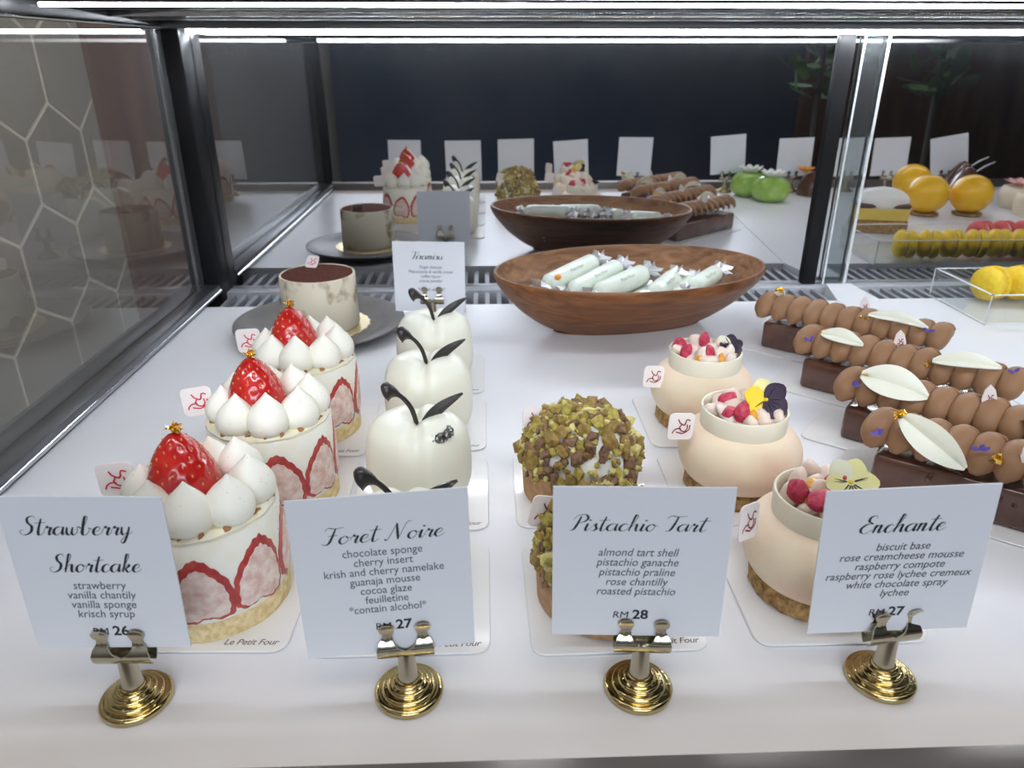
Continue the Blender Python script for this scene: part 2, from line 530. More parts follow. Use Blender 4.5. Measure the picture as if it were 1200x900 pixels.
# ------------------------------------------------------------------ lettering
def font_mesh(body, size, align='CENTER', shear=0.0, bold=0.0, spacing=1.0, line=1.0):
    """flat lettering as a mesh builder in x (right), y (up)"""
    cu = bpy.data.curves.new('lettering', 'FONT')
    cu.body = body
    cu.size = size
    cu.align_x = align
    cu.shear = shear
    cu.offset = bold
    cu.space_character = spacing
    cu.space_line = line
    cu.resolution_u = 3
    o = bpy.data.objects.new('lettering', cu)
    COL.objects.link(o)
    dg = bpy.context.evaluated_depsgraph_get()
    dg.update()
    me = bpy.data.meshes.new_from_object(o.evaluated_get(dg))
    mb = MB().add([tuple(v.co) for v in me.vertices], [tuple(p.vertices) for p in me.polygons])
    bpy.data.objects.remove(o)
    bpy.data.curves.remove(cu)
    bpy.data.meshes.remove(me)
    return mb


SCRIPT = {
    'a': (1.0, [[(.75, .85), (.45, 1), (.12, .7), (.1, .25), (.35, 0), (.62, .3), (.78, .9)], [(.8, 1), (.76, .4), (.84, .04), (1.1, .3)]]),
    'b': (.95, [[(0, .3), (.3, 1.2), (.44, 2.0), (.3, 2.25), (.2, 1.9), (.18, .6), (.22, .1), (.42, 0), (.66, .3), (.7, .75), (.6, .85), (.95, .7)]]),
    'c': (.78, [[(.68, .78), (.5, 1), (.2, .8), (.1, .35), (.3, 0), (.6, .1), (.85, .4)]]),
    'e': (.78, [[(.08, .4), (.45, .52), (.6, .8), (.45, 1), (.2, .8), (.1, .35), (.3, 0), (.6, .1), (.85, .4)]]),
    'h': (1.0, [[(0, .3), (.3, 1.2), (.46, 2.0), (.32, 2.25), (.22, 1.9), (.15, 0)], [(.16, .4), (.42, .92), (.62, .9), (.66, .3), (.78, .0), (1.05, .3)]]),
    'i': (.45, [[(0, .35), (.17, 1), (.12, .3), (.22, 0), (.5, .35)], [(.24, 1.55), (.27, 1.38)]]),
    'k': (.9, [[(0, .3), (.3, 1.2), (.46, 2.0), (.32, 2.25), (.22, 1.9), (.15, 0)], [(.16, .45), (.45, .95), (.6, .8), (.42, .52), (.22, .45)], [(.3, .48), (.5, .1), (.68, 0), (.95, .35)]]),
    'm': (1.2, [[(0, .6), (.14, 1), (.12, 0)], [(.13, .5), (.36, .97), (.5, .8), (.46, 0)], [(.47, .5), (.72, .97), (.86, .8), (.84, .2), (.95, 0), (1.2, .35)]]),
    'n': (.95, [[(0, .6), (.14, 1), (.12, 0)], [(.13, .5), (.4, .97), (.56, .85), (.55, .2), (.68, 0), (.98, .35)]]),
    'o': (.88, [[(.45, 1), (.15, .75), (.1, .3), (.35, 0), (.65, .3), (.68, .75), (.45, 1)], [(.5, .95), (.7, .75), (.95, .8)]]),
    'r': (.72, [[(0, .35), (.2, 1.08), (.28, .85), (.52, .88), (.44, .3), (.52, 0), (.8, .35)]]),
    's': (.7, [[(0, .3), (.38, 1.02), (.42, .7), (.55, .3), (.35, 0), (.12, .12)], [(.4, .03), (.75, .35)]]),
    't': (.65, [[(.34, 1.95), (.22, .7), (.25, .1), (.42, 0), (.7, .35)], [(-.15, 1.42), (.75, 1.5)]]),
    'u': (1.0, [[(.08, 1), (.1, .3), (.3, 0), (.56, .35), (.66, 1)], [(.66, 1), (.62, .3), (.75, 0), (1.05, .35)]]),
    'w': (1.15, [[(.08, .95), (.1, .3), (.3, 0), (.5, .4), (.54, .95)], [(.54, .95), (.5, .3), (.7, 0), (.92, .4), (.9, 1), (1.2, .8)]]),
    'y': (.98, [[(.08, 1), (.12, .35), (.3, .03), (.55, .35), (.66, 1)], [(.66, 1), (.6, 0), (.45, -.8), (.25, -.95), (.2, -.6), (.5, -.1), (1.0, .4)]]),
    'S': (1.15, [[(1.05, 1.9), (.8, 2.25), (.42, 2.0), (.46, 1.5), (.82, 1.0), (.78, .35), (.35, 0), (0, .2), (-.05, .55), (.2, .6)]]),
    'F': (1.2, [[(0, 1.75), (.2, 2.1), (.7, 2.0), (1.4, 2.1)], [(.78, 2.03), (.66, 1.0), (.5, .2), (.2, 0), (-.05, .25)], [(.3, 1.1), (1.05, 1.15)]]),
    'N': (1.6, [[(-.1, .15), (.12, .05), (.4, 1.2), (.55, 2.1)], [(.55, 2.1), (.78, .9), (.95, .05)], [(.95, .05), (1.15, 1.3), (1.35, 2.15), (1.65, 2.25)]]),
    'P': (1.2, [[(.62, 2.0), (.52, 1.0), (.36, .2), (.05, 0)], [(.05, 1.5), (.35, 2.1), (.9, 2.22), (1.22, 1.75), (1.0, 1.25), (.5, 1.1)]]),
    'T': (1.1, [[(-.05, 1.75), (.2, 2.12), (.8, 2.02), (1.5, 2.12)], [(.82, 2.03), (.74, 1.0), (.56, .15), (.2, .02)]]),
    'E': (1.1, [[(1.0, 1.85), (.78, 2.2), (.42, 2.0), (.42, 1.5), (.78, 1.2), (.38, 1.12), (.05, .6), (.2, .1), (.6, 0), (1.05, .45)]]),
    ' ': (.6, []),
}


def ribbon(mb, pts, wfun):
    """flat calligraphic stroke; width depends on the direction of travel"""
    n = len(pts)
    L, Rr = [], []
    for k, p in enumerate(pts):
        t = (pts[min(k + 1, n - 1)] - pts[max(k - 1, 0)])
        if t.length < 1e-9:
            t = Vector((1, 0))
        t.normalize()
        w = wfun(t) * (0.55 + 0.45 * math.sin(PI * min(1, max(0, (k + 0.6) / n))))
        nn = Vector((-t.y, t.x))
        L.append(p + nn * w); Rr.append(p - nn * w)
    v = [(p.x, p.y, 0) for p in L] + [(p.x, p.y, 0) for p in Rr]
    mb.add(v, [(k, k + 1, n + k + 1, n + k) for k in range(n - 1)])


def script_mesh(word, x0, x1, base, sy, slant=0.30, weight=0.16):
    """script title spanning x0..x1 with its baseline at base; x-height = sy"""
    tot = sum(SCRIPT[c][0] for c in word)
    sx = (x1 - x0) / (tot + 0.3)
    mb = MB()
    x = 0.0

    def wf(t):
        d = max(0.0, -t.y) if t.y < 0 else 0.0
        return sy * (0.035 + weight * 0.72 * d ** 1.3)
    for c in word:
        adv, strokes = SCRIPT[c]
        for s in strokes:
            pts = [Vector((x0 + (x + px) * sx + slant * py * sy, base + py * sy)) for px, py in s]
            ribbon(mb, crom(pts, 7), wf)
        x += adv
    return mb


UP = Matrix(((1, 0, 0, 0), (0, 0, -1, 0), (0, 1, 0, 0), (0, 0, 0, 1)))   # flat lettering turned upright, facing -y


# ------------------------------------------------------------------ the room
def boxobj(name, b, mat, parent=None, bevel=0.0, **k):
    return MB().box(*b).build(name, mat, parent, bevel=bevel, **k)


struct(boxobj('floor', (-0.8, 3.3, -2.6, 2.3, -1.05, -1.0), M['dark_floor']))
struct(boxobj('ceiling', (-0.8, 3.3, -2.6, 2.3, 1.7, 1.75), M['dark_wall']))
struct(boxobj('wall_front', (-0.8, 3.3, -2.65, -2.6, -1.0, 1.7), M['navy']))
struct(boxobj('wall_back', (-0.8, 3.3, 2.3, 2.35, -1.0, 1.7), M['dark_wall']))
struct(boxobj('wall_right', (3.3, 3.35, -2.6, 2.3, -1.0, 1.7), M['dark_wall']))
struct(boxobj('wall_left', (-0.85, -0.80, -2.6, 2.3, -1.0, 1.7), M['plaster']))

struct(boxobj('trim_4', (1.7, 3.29, -2.6, -2.55, -1.0, 1.2), M['wood_panel']))

def shrub(loc, lab, seed):
    t = thing('potted_plant', lab, 'plant', loc, 0, 'plants in the shop')
    rng = random.Random(seed)
    MB().lathe([(0, 0), (0.13, 0), (0.17, 0.30), (0.18, 0.34), (0.165, 0.34), (0.155, 0.30), (0, 0.29)], 32).build('pot', M['dark_wall'], t)
    MB().tube([(0, 0, 0.28), (0.02, 0.01, 0.7), (0.0, 0.0, 1.3)], [0.02, 0.016, 0.01], 10).build('stem', M['dark_floor'], t)
    mb = MB()
    for k in range(85):
        c = Vector((rng.gauss(0, .045), rng.gauss(0, .045), rng.uniform(1.08, 1.5)))
        d = Vector((rng.uniform(-1, 1), rng.uniform(-1, 1), rng.uniform(-.2, .8)))
        petal(mb, c, d, (rng.uniform(-.4, .4), rng.uniform(-.4, .4), 1), 0.09, 0.05)
    mb.build('foliage', M['leaf'], t)


# hexagonal tiles on the wall to the left of the case (pointed top, side 0.104 m)
mb = MB().box(-0.80, -0.757, 0.98, 1.56, -1.0, 1.0, 1)
S_ = 0.1045
W_ = S_ * math.sqrt(3)
for row in range(-6, 7):
    for k in range(-2, 4):
        cy = 1.399 - W_ / 2 + k * W_ + (W_ / 2 if row % 2 else 0)
        cz = 0.2135 + row * 1.5 * S_
        pts = []
        for i in range(6):
            a = R(60 * i + 30)
            pts.append((min(1.56, max(0.98, cy + (S_ - 0.0042) * math.cos(a))), cz + (S_ - 0.0042) * math.sin(a)))
        if max(p[0] for p in pts) - min(p[0] for p in pts) < 0.03 or cz > 0.9 or cz < -0.9:
            continue
        n = 6
        mb.add([(-0.758, y, z) for y, z in pts] + [(-0.7562, y, z) for y, z in pts],
               [tuple(range(n, 2 * n))] + [(i, (i + 1) % n, n + (i + 1) % n, n + i) for i in range(n)])
o = mb.build('trim_1', [M['tile'], M['grout']], smooth=False)
struct(o)
struct(boxobj('trim_2', (-0.80, -0.745, 1.56, 2.29, -1.0, 1.2), M['wood_panel']))
struct(boxobj('trim_3', (-0.80, -0.755, -0.62, -0.16, -1.0, 1.0), M['wood_panel']))

# ------------------------------------------------------------------ the display case
YM = 0.82                    # mirror plane
case = thing('display_case', 'lit pastry display case with white shelf, side glass and dark metal frame', 'display case', (0.4, 0.5, -1.0))
COFF = Vector((-0.4, -0.5, 1.0))


def cpart(name, mb_, mat, bevel=0.0, **k):
    mb_.v = [tuple(Vector(p) + COFF) for p in mb_.v]
    return mb_.build(name, mat, case, bevel=bevel, **k)


cpart('cabinet_body', MB().box(-0.335, 1.15, 0.14, 0.835, -1.0, -0.06), M['wood_panel'], 0.004)
# white boards of the shelf, with the cut-outs for the air vents behind
cpart('shelf_board', MB().prism([(-0.300, 0.182), (0.4275, 0.182), (0.3705, 0.7435), (-0.300, 0.7435)], -0.06, 0.0), M['shelf'])
cpart('shelf_board', MB().prism([(0.4285, 0.182), (1.14, 0.182), (1.14, 0.748), (0.418, 0.748), (0.414, 0.806), (0.386, 0.806), (0.3715, 0.7435)], -0.06, 0.0), M['shelf'])
cpart('front_rail', MB().box(-0.335, 1.15, 0.165, 0.1855, -0.06, 0.013), M['rail'], 0.002)
mb = MB()
for k in range(52):
    x = -0.284 + k * 0.0128
    mb.box(x, x + 0.0050, 0.7445, 0.805, -0.012, -0.006)
cpart('vent_grille', mb, M['vent'])
mb = MB()
for k in range(55):
    x = 0.424 + k * 0.0128
    mb.box(x, x + 0.0050, 0.7485, 0.805, -0.012, -0.006)
cpart('vent_grille', mb, M['vent'])
cpart('vent_well', MB().box(-0.335, 1.15, 0.744, 0.835, -0.06, -0.040), M['vent_dark'])
cpart('door_channel', MB().box(-0.29, 1.14, 0.806, 0.832, -0.040, -0.0035), M['channel'], 0.001)
# left side: bottom rail, glass and posts
cpart('bottom_rail', MB().box(-0.306, -0.2895, 0.186, 0.79, 0.0, 0.011), M['gray_metal'], 0.0015)
cpart('rail_edge', MB().tube([(-0.2905, 0.186, 0.0035), (-0.2905, 0.79, 0.0035)], 0.0022, 10), M['chrome'])
cpart('side_glass', MB().box(-0.3105, -0.3065, 0.186, 0.79, -0.02, 0.268), M['glass'])
cpart('outer_rail', MB().box(-0.335, -0.3108, 0.186, 0.835, -0.06, 0.006), M['gray_metal'], 0.002)
cpart('corner_post', MB().box(-0.322, -0.2900, 0.792, 0.835, -0.04, 0.262), M['dark_metal'], 0.003)
cpart('post_strip', MB().tube([(-0.3135, 0.7915, -0.005), (-0.3135, 0.7915, 0.262)], 0.0022, 10), M['chrome'])
cpart('front_post', MB().box(-0.322, -0.2925, 0.166, 0.185, 0.013, 0.262), M['dark_metal'], 0.003)
cpart('side_panel', MB().box(1.14, 1.15, 0.186, 0.835, -0.06, 0.268), M['dark_metal'])
# roof, its long profiles and the two lit strips
cpart('roof_panel', MB().box(-0.335, 1.15, 0.165, 0.835, 0.276, 0.288), M['ceil'])
cpart('roof_beam', MB().box(-0.335, 1.15, 0.185, 0.2455, 0.2560, 0.276), M['dark_metal'], 0.003)
cpart('roof_profile', MB().box(-0.30, 1.14, 0.510, 0.538, 0.2712, 0.276), M['dark_metal'], 0.002)
cpart('middle_lamp_strip', MB().tube([(-0.285, 0.545, 0.2685), (1.13, 0.545, 0.2685)], 0.0013, 10), M['led_m'])
cpart('roof_profile', MB().box(-0.30, 1.14, 0.60, 0.63, 0.2690, 0.276), M['dark_metal'], 0.003)
cpart('roof_profile', MB().box(-0.30, 1.14, 0.660, 0.664, 0.2662, 0.276), M['chrome'], 0.001)
cpart('roof_profile', MB().box(-0.30, 1.14, 0.70, 0.72, 0.2655, 0.276), M['gray_metal'], 0.002)
cpart('roof_beam', MB().box(-0.335, 1.15, 0.765, 0.835, 0.2605, 0.276), M['gray_metal'], 0.002)
cpart('side_beam', MB().box(-0.335, -0.295, 0.214, 0.79, 0.2625, 0.276), M['dark_metal'], 0.002)
cpart('side_profile', MB().tube([(-0.296, 0.25, 0.2615), (-0.296, 0.79, 0.2615)], 0.0012, 8), M['chrome'])
cpart('lamp_housing', MB().box(-0.285, 1.13, 0.2450, 0.2500, 0.2640, 0.276), M['dark_metal'])
cpart('rear_lamp_strip', MB().tube([(-0.285, 0.798, 0.2590), (1.13, 0.798, 0.2590)], 0.0019, 10), M['led_r'])

d1 = thing('sliding_door', 'left mirrored sliding back door with dark metal stile', 'sliding door', (0.04, YM, -0.004))
DO = Vector((-0.04, -YM, 0.004))
for nm, b, m_ in (('mirror_pane', (-0.2895, 0.3605, YM, YM + 0.004, -0.003, 0.2600), 'mirror'),
                  ('stile', (0.3610, 0.3770, YM - 0.006, YM + 0.006, -0.003, 0.2600), 'dark_metal')):
    q = MB().box(*b); q.v = [tuple(Vector(p) + DO) for p in q.v]
    q.build(nm, M[m_], d1, bevel=0.0012 if nm == 'stile' else 0)
d2 = thing('sliding_door', 'right mirrored sliding back door with clear edge strip', 'sliding door', (0.75, YM, -0.004))
DO = Vector((-0.75, -YM, 0.004))
for nm, b, m_ in (('mirror_pane', (0.3775, 1.139, YM, YM + 0.004, -0.003, 0.2600), 'mirror'),
                  ('edge_strip', (0.3855, 0.4115, YM - 0.0052, YM - 0.0008, -0.003, 0.2600), 'edge2'),
                  ('strip_edge', (0.4095, 0.4125, YM - 0.0056, YM - 0.0052, -0.003, 0.2600), 'edge'),
                  ('strip_edge', (0.3850, 0.3870, YM - 0.0056, YM - 0.0052, -0.003, 0.2600), 'edge')):
    q = MB().box(*b); q.v = [tuple(Vector(p) + DO) for p in q.v]
    q.build(nm, M[m_], d2)


# ------------------------------------------------------------------ bowl, plate and their load
def make_bowl():
    t = thing('wooden_bowl', 'oval walnut bowl full of wrapped wafer rolls in front of the mirror', 'bowl', (0.1345, 0.672, 0.0004), R(11))
    A, B = 0.1305, 0.0835
    outer = [(0, 0.0), (0.52, 0.0), (0.56, 0.002), (0.68, 0.010), (0.82, 0.024), (0.93, 0.040), (0.985, 0.051), (1.0, 0.0565)]
    rim = [(0.992, 0.0585), (0.975, 0.0585)]
    inner = [(0.955, 0.054), (0.90, 0.042), (0.80, 0.028), (0.66, 0.016), (0.48, 0.009), (0.25, 0.007), (0, 0.0065)]

    def dense(pr):
        c = crom(pr, 4)
        return [(max(0, p[0]), p[1]) for p in c]
    po = dense(outer) + dense(rim)
    pi_ = dense(rim[-1:] + inner)
    def narrow(mb_):          # the foot is a slimmer oval than the rim
        mb_.v = [(x, y * (0.50 + 0.50 * min(1.0, max(0, z) / 0.05) ** 0.75), z) for x, y, z in mb_.v]
        return mb_
    narrow(MB().lathe(po, 96, A, B)).build('bowl_outside', M['wood'], t)
    narrow(MB().lathe([po[-1]] + pi_, 96, A, B)).build('bowl_inside', M['wood_rim'], t)
    return t


make_bowl()


def make_roll(label, a, b, r=0.0078, sticker=None):
    """wrapped wafer roll from a to b"""
    a, b = Vector(a), Vector(b)
    t = thing('wrapped_wafer_roll', label, 'wrapped sweet', a, 0, 'wrapped rolls in the wooden bowl')
    d = b - a
    L = d.length
    t.rotation_mode = 'QUATERNION'
    t.rotation_quaternion = d.to_track_quat('X', 'Z')
    rng = random.Random(label)
    prof = [(-0.001, 0.35), (0.0015, 0.75), (0.005, 1.0), (L * 0.5, 1.03), (L - 0.005, 1.0), (L - 0.0015, 0.75), (L + 0.001, 0.35)]
    mb = MB()
    pts, rad = [], []
    for k in range(len(prof) - 1):
        for s in range(4):
            u = s / 4
            pts.append((prof[k][0] * (1 - u) + prof[k + 1][0] * u, 0, 0)); rad.append(r * (prof[k][1] * (1 - u) + prof[k + 1][1] * u))
    pts.append((prof[-1][0], 0, 0)); rad.append(r * prof[-1][1])
    mb.tube(pts, rad, 16)
    mb.build('wrapper', M['wrap'], t)
    for s, x0 in ((-1, 0.0), (1, L)):
        f = MB()
        n = 14
        rows = []
        for k, (dx, rr) in enumerate(((-0.002, 0.5), (0.002, 0.34), (0.005, 0.62), (0.0085, 0.95), (0.011, 1.05))):
            rows.append([(x0 + s * (dx + rng.uniform(-.001, .001)), r * rr * (1 + 0.45 * (-1) ** i) * math.cos(2 * PI * i / n),
                          r * rr * (1 + 0.35 * (-1) ** (i + k)) * math.sin(2 * PI * i / n) * 0.75) for i in range(n)])
        V = [p for q in rows for p in q]
        F = [(k * n + i, k * n + (i + 1) % n, (k + 1) * n + (i + 1) % n, (k + 1) * n + i) for k in range(len(rows) - 1) for i in range(n)]
        F += [tuple(range(n))]
        F += [tuple((len(rows) - 1) * n + i for i in range(n))]
        f.add(V, F)
        f.build('foil_twist', M['foil'], t, smooth=False)
    if sticker:
        MB().ball((0.008, -r * 0.72, r * 0.72), 0.004, 0.0028, 0.0028, 12, 8).build('printed_dot', M[sticker], t)
    q = font_mesh('Petit Four', 0.0045, 'CENTER', 0.2)
    q.v = [(L * 0.5 + x, -math.sin(0.9 - y / r) * r * 1.045, math.cos(0.9 - y / r) * r * 1.045) for x, y, z in q.v]
    q.build('lettering', M['green_ink'], t)
    return t


make_roll('wrapped wafer roll with orange dot, leftmost in the wooden bowl', (0.054, 0.650, 0.047), (0.104, 0.700, 0.055), 0.0098, 'orange')
make_roll('wrapped wafer roll second from left, against the one with orange dot', (0.076, 0.641, 0.044), (0.126, 0.690, 0.053), 0.0090)
make_roll('wrapped wafer roll third from left, lying forward with raised foil end', (0.098, 0.632, 0.044), (0.148, 0.674, 0.051), 0.0098, None)
make_roll('short wrapped roll lying low in the middle of the bowl', (0.126, 0.638, 0.031), (0.161, 0.672, 0.036), 0.0082)
make_roll('wrapped roll just right of the bowl centre with pinkish foil end', (0.149, 0.638, 0.040), (0.177, 0.676, 0.046), 0.0095)
make_roll('wrapped roll behind foil twists on the right half of the bowl', (0.171, 0.646, 0.035), (0.197, 0.684, 0.041), 0.0080)
make_roll('wrapped roll at the right end of the bowl', (0.189, 0.656, 0.041), (0.223, 0.694, 0.046), 0.0085)
make_roll('wrapped roll lying across the back floor of the bowl', (0.085, 0.702, 0.027), (0.155, 0.716, 0.027), 0.0082)

t = thing('stoneware_plate', 'dark grey round stoneware plate under the tiramisu', 'plate', (-0.157, 0.667, 0.0004))
MB().lathe([(0, 0.0), (0.045, 0.0), (0.05, 0.001), (0.074, 0.0085), (0.0785, 0.0105), (0.0782, 0.0120), (0.0745, 0.0118), (0.060, 0.0085), (0.057, 0.0070), (0, 0.0068)], 72).build('plate_body', M['plate'], t)

t = thing('gold_cake_board', 'scalloped round gold board beneath the tiramisu', 'cake board', (-0.1545, 0.664, 0.0070))
MB().lathe([(0, 0), (0.0435, 0), (0.0440, 0.0006), (0.0435, 0.0012), (0, 0.0012)], 96, wob=lambda a, k: 1 + 0.018 * math.cos(24 * a)).build('scalloped_disc', M['goldboard'], t)


def logo_strokes(mb, s, mapf, w=0.045):
    """looped red mark printed on the tags, in a unit square"""
    for st in ([(.14, .22), (.2, .34), (.34, .42), (.5, .40)],
               [(.34, .80), (.42, .66), (.5, .60), (.44, .48)],
               [(.42, .50), (.5, .34), (.66, .30), (.76, .42), (.74, .58)],
               [(.5, .60), (.62, .56), (.68, .66), (.62, .56)],
               [(.66, .66), (.72, .78), (.86, .74)],
               [(.30, .28), (.45, .24), (.6, .22), (.84, .36), (.86, .56)]):
        pts = crom([Vector((x, y)) for x, y in st], 6)
        n = len(pts)
        V = []
        for side in (-1, 1):
            for k, p in enumerate(pts):
                tt = (pts[min(k + 1, n - 1)] - pts[max(k - 1, 0)])
                if tt.length < 1e-9:
                    tt = Vector((1, 0))
                tt.normalize()
                q = p + Vector((-tt.y, tt.x)) * w * 0.5 * side
                V.append(mapf((q.x - 0.5) * s, (q.y - 0.5) * s))
        mb.add(V, [(k, k + 1, n + k + 1, n + k) for k in range(n - 1)])


def logo_tag(parent, loc, yaw=0.0, lean=0.0, s=0.0158, ink='logo', roll=0.0, w=None):
    """small rounded tag standing on edge, facing -y, stuck into its cake"""
    w = w or s
    Mx = Matrix.Translation(loc) @ Euler((lean, roll, yaw), 'XYZ').to_matrix().to_4x4()
    mb = MB().prism(rrect(w, s, 0.0028), -0.0004, 0.0004).xf(UP)
    o = mb.xf(Mx).build('logo_tag', M['tag'], parent)
    lg = MB()
    logo_strokes(lg, s * 0.92, lambda x, y: (x * w / s, -0.0006, y), 0.05)
    lg.xf(Mx).build('printed_mark', M[ink], o, smooth=False)
    return o


def gold_flakes(parent, c, n=5, sp=0.003, size=0.003, seed=1, name='gold_leaf'):
    rng = random.Random(seed)
    mb = MB()
    for k in range(n):
        p = Vector(c) + Vector((rng.uniform(-sp, sp), rng.uniform(-sp, sp), rng.uniform(-sp * .4, sp)))
        E = Euler((rng.uniform(0, 6), rng.uniform(0, 6), rng.uniform(0, 6))).to_matrix()
        q = [(-1, -1, 0), (1, -.7, .5), (.8, 1, -.3), (-.6, .8, .6), (0, 0, .25)]
        mb.add([p + E @ (Vector(x) * size * rng.uniform(.35, .7)) for x in q], [(0, 1, 4), (1, 2, 4), (2, 3, 4), (3, 0, 4)])
    return mb.build(name, M['gold'], parent, smooth=False)


# ------------------------------------------------------------------ tiramisu
t = thing('tiramisu', 'round cream tiramisu with cocoa top on the grey plate', 'cake', (-0.1545, 0.664, 0.0083))
MB().lathe([(0, 0), (0.0335, 0), (0.0345, 0.002), (0.0342, 0.025), (0.0340, 0.0478), (0.0334, 0.0490), (0.0322, 0.0490), (0.0320, 0.0478), (0, 0.0478)], 64).build('cake_body', M['tira'], t)
MB().lathe([(0, 0.0477), (0.0319, 0.0477), (0.0319, 0.0484), (0.030, 0.0490), (0, 0.0492)], 64).build('cocoa_top', M['cocoa'], t)
for a, z, w, h in ((-92, 0.0050, 0.0105, 0.0058), (-160, 0.007, 0.008, 0.007)):
    st_ = MB()
    V = []
    for q in range(20):
        th = 2 * PI * q / 20
        k = 1 + 0.12 * math.sin(3 * th + a)
        for rr_ in (0.0338, 0.0348):
            aa = R(a) + w * k * math.cos(th) / 0.034
            V.append((rr_ * math.cos(aa), rr_ * math.sin(aa), max(0.0006, z + h * k * math.sin(th))))
    c0 = len(V)
    V.append((0.0349 * math.cos(R(a)), 0.0349 * math.sin(R(a)), z))
    F = []
    for q in range(20):
        n_ = (q + 1) % 20
        F += [(2 * q, 2 * n_, 2 * n_ + 1, 2 * q + 1), (2 * q + 1, 2 * n_ + 1, c0)]
    st_.add(V, F).build('coffee_stain', M['stain'], t, angle=80)
logo_tag(t, (-0.0085, 0.022, 0.0535), R(-20), R(-40), 0.0125)


# ------------------------------------------------------------------ cake boards
def make_board():
    t = thing('cake_board', 'x', 'cake board', (0, 0, 0), 0, 'square white cake boards')
    MB().prism(rrect(0.079, 0.079, 0.007), 0.0, 0.0013).build('board_sheet', M['board'], t, bevel=0.0004, segs=1)
    q = font_mesh('Le Petit Four', 0.0048, 'RIGHT', 0.25, 0.00003, 0.95)
    q.v = [(x + 0.035, y - 0.0355, 0.00135) for x, y, z in q.v]
    q.build('lettering', M['board_ink'], t)
    return t


SS = [(-0.132, 0.292), (-0.124, 0.380), (-0.124, 0.4675)]
FN = [(-0.041, 0.287), (-0.041, 0.379), (-0.0415, 0.4685), (-0.0425, 0.5585)]
PT = [(0.0555, 0.2855), (0.0535, 0.380)]
EN = [(0.1565, 0.287), (0.147, 0.379), (0.149, 0.469)]
boards = [((-0.1285, 0.2925), -2, 'white cake board under the front strawberry shortcake'),
          ((-0.1225, 0.3815), 0, 'white cake board under the middle strawberry shortcake'),
          ((-0.1205, 0.4645), 0, 'white cake board under the rear strawberry shortcake'),
          ((-0.0402, 0.2875), 0, 'white cake board under the front ivory mousse cake, behind the Foret Noire card'),
          ((-0.0404, 0.3795), 0, 'white cake board under the second ivory mousse cake from the front'),
          ((-0.0415, 0.4690), 0, 'white cake board under the third ivory mousse cake from the front'),
          ((-0.0425, 0.5587), 0, 'white cake board under the rearmost ivory mousse cake'),
          ((0.0560, 0.2857), 1, 'white cake board behind the Pistachio Tart card'),
          ((0.0540, 0.3806), 0, 'white cake board under the fully visible pistachio tart'),
          ((0.1565, 0.2875), 0, 'white cake board behind the raspberry lychee price card'),
          ((0.1470, 0.3790), 0, 'white cake board under the middle blush cake'),
          ((0.1475, 0.4690), 0, 'white cake board under the rear blush cake')]
bp = make_board()
for i, ((x, y), a, lab) in enumerate(boards):
    o = bp if i == 0 else copy_tree(bp)
    o.location = (x, y, 0.0002); o.rotation_euler = (0, 0, R(a)); o['label'] = lab
ZB = 0.0016


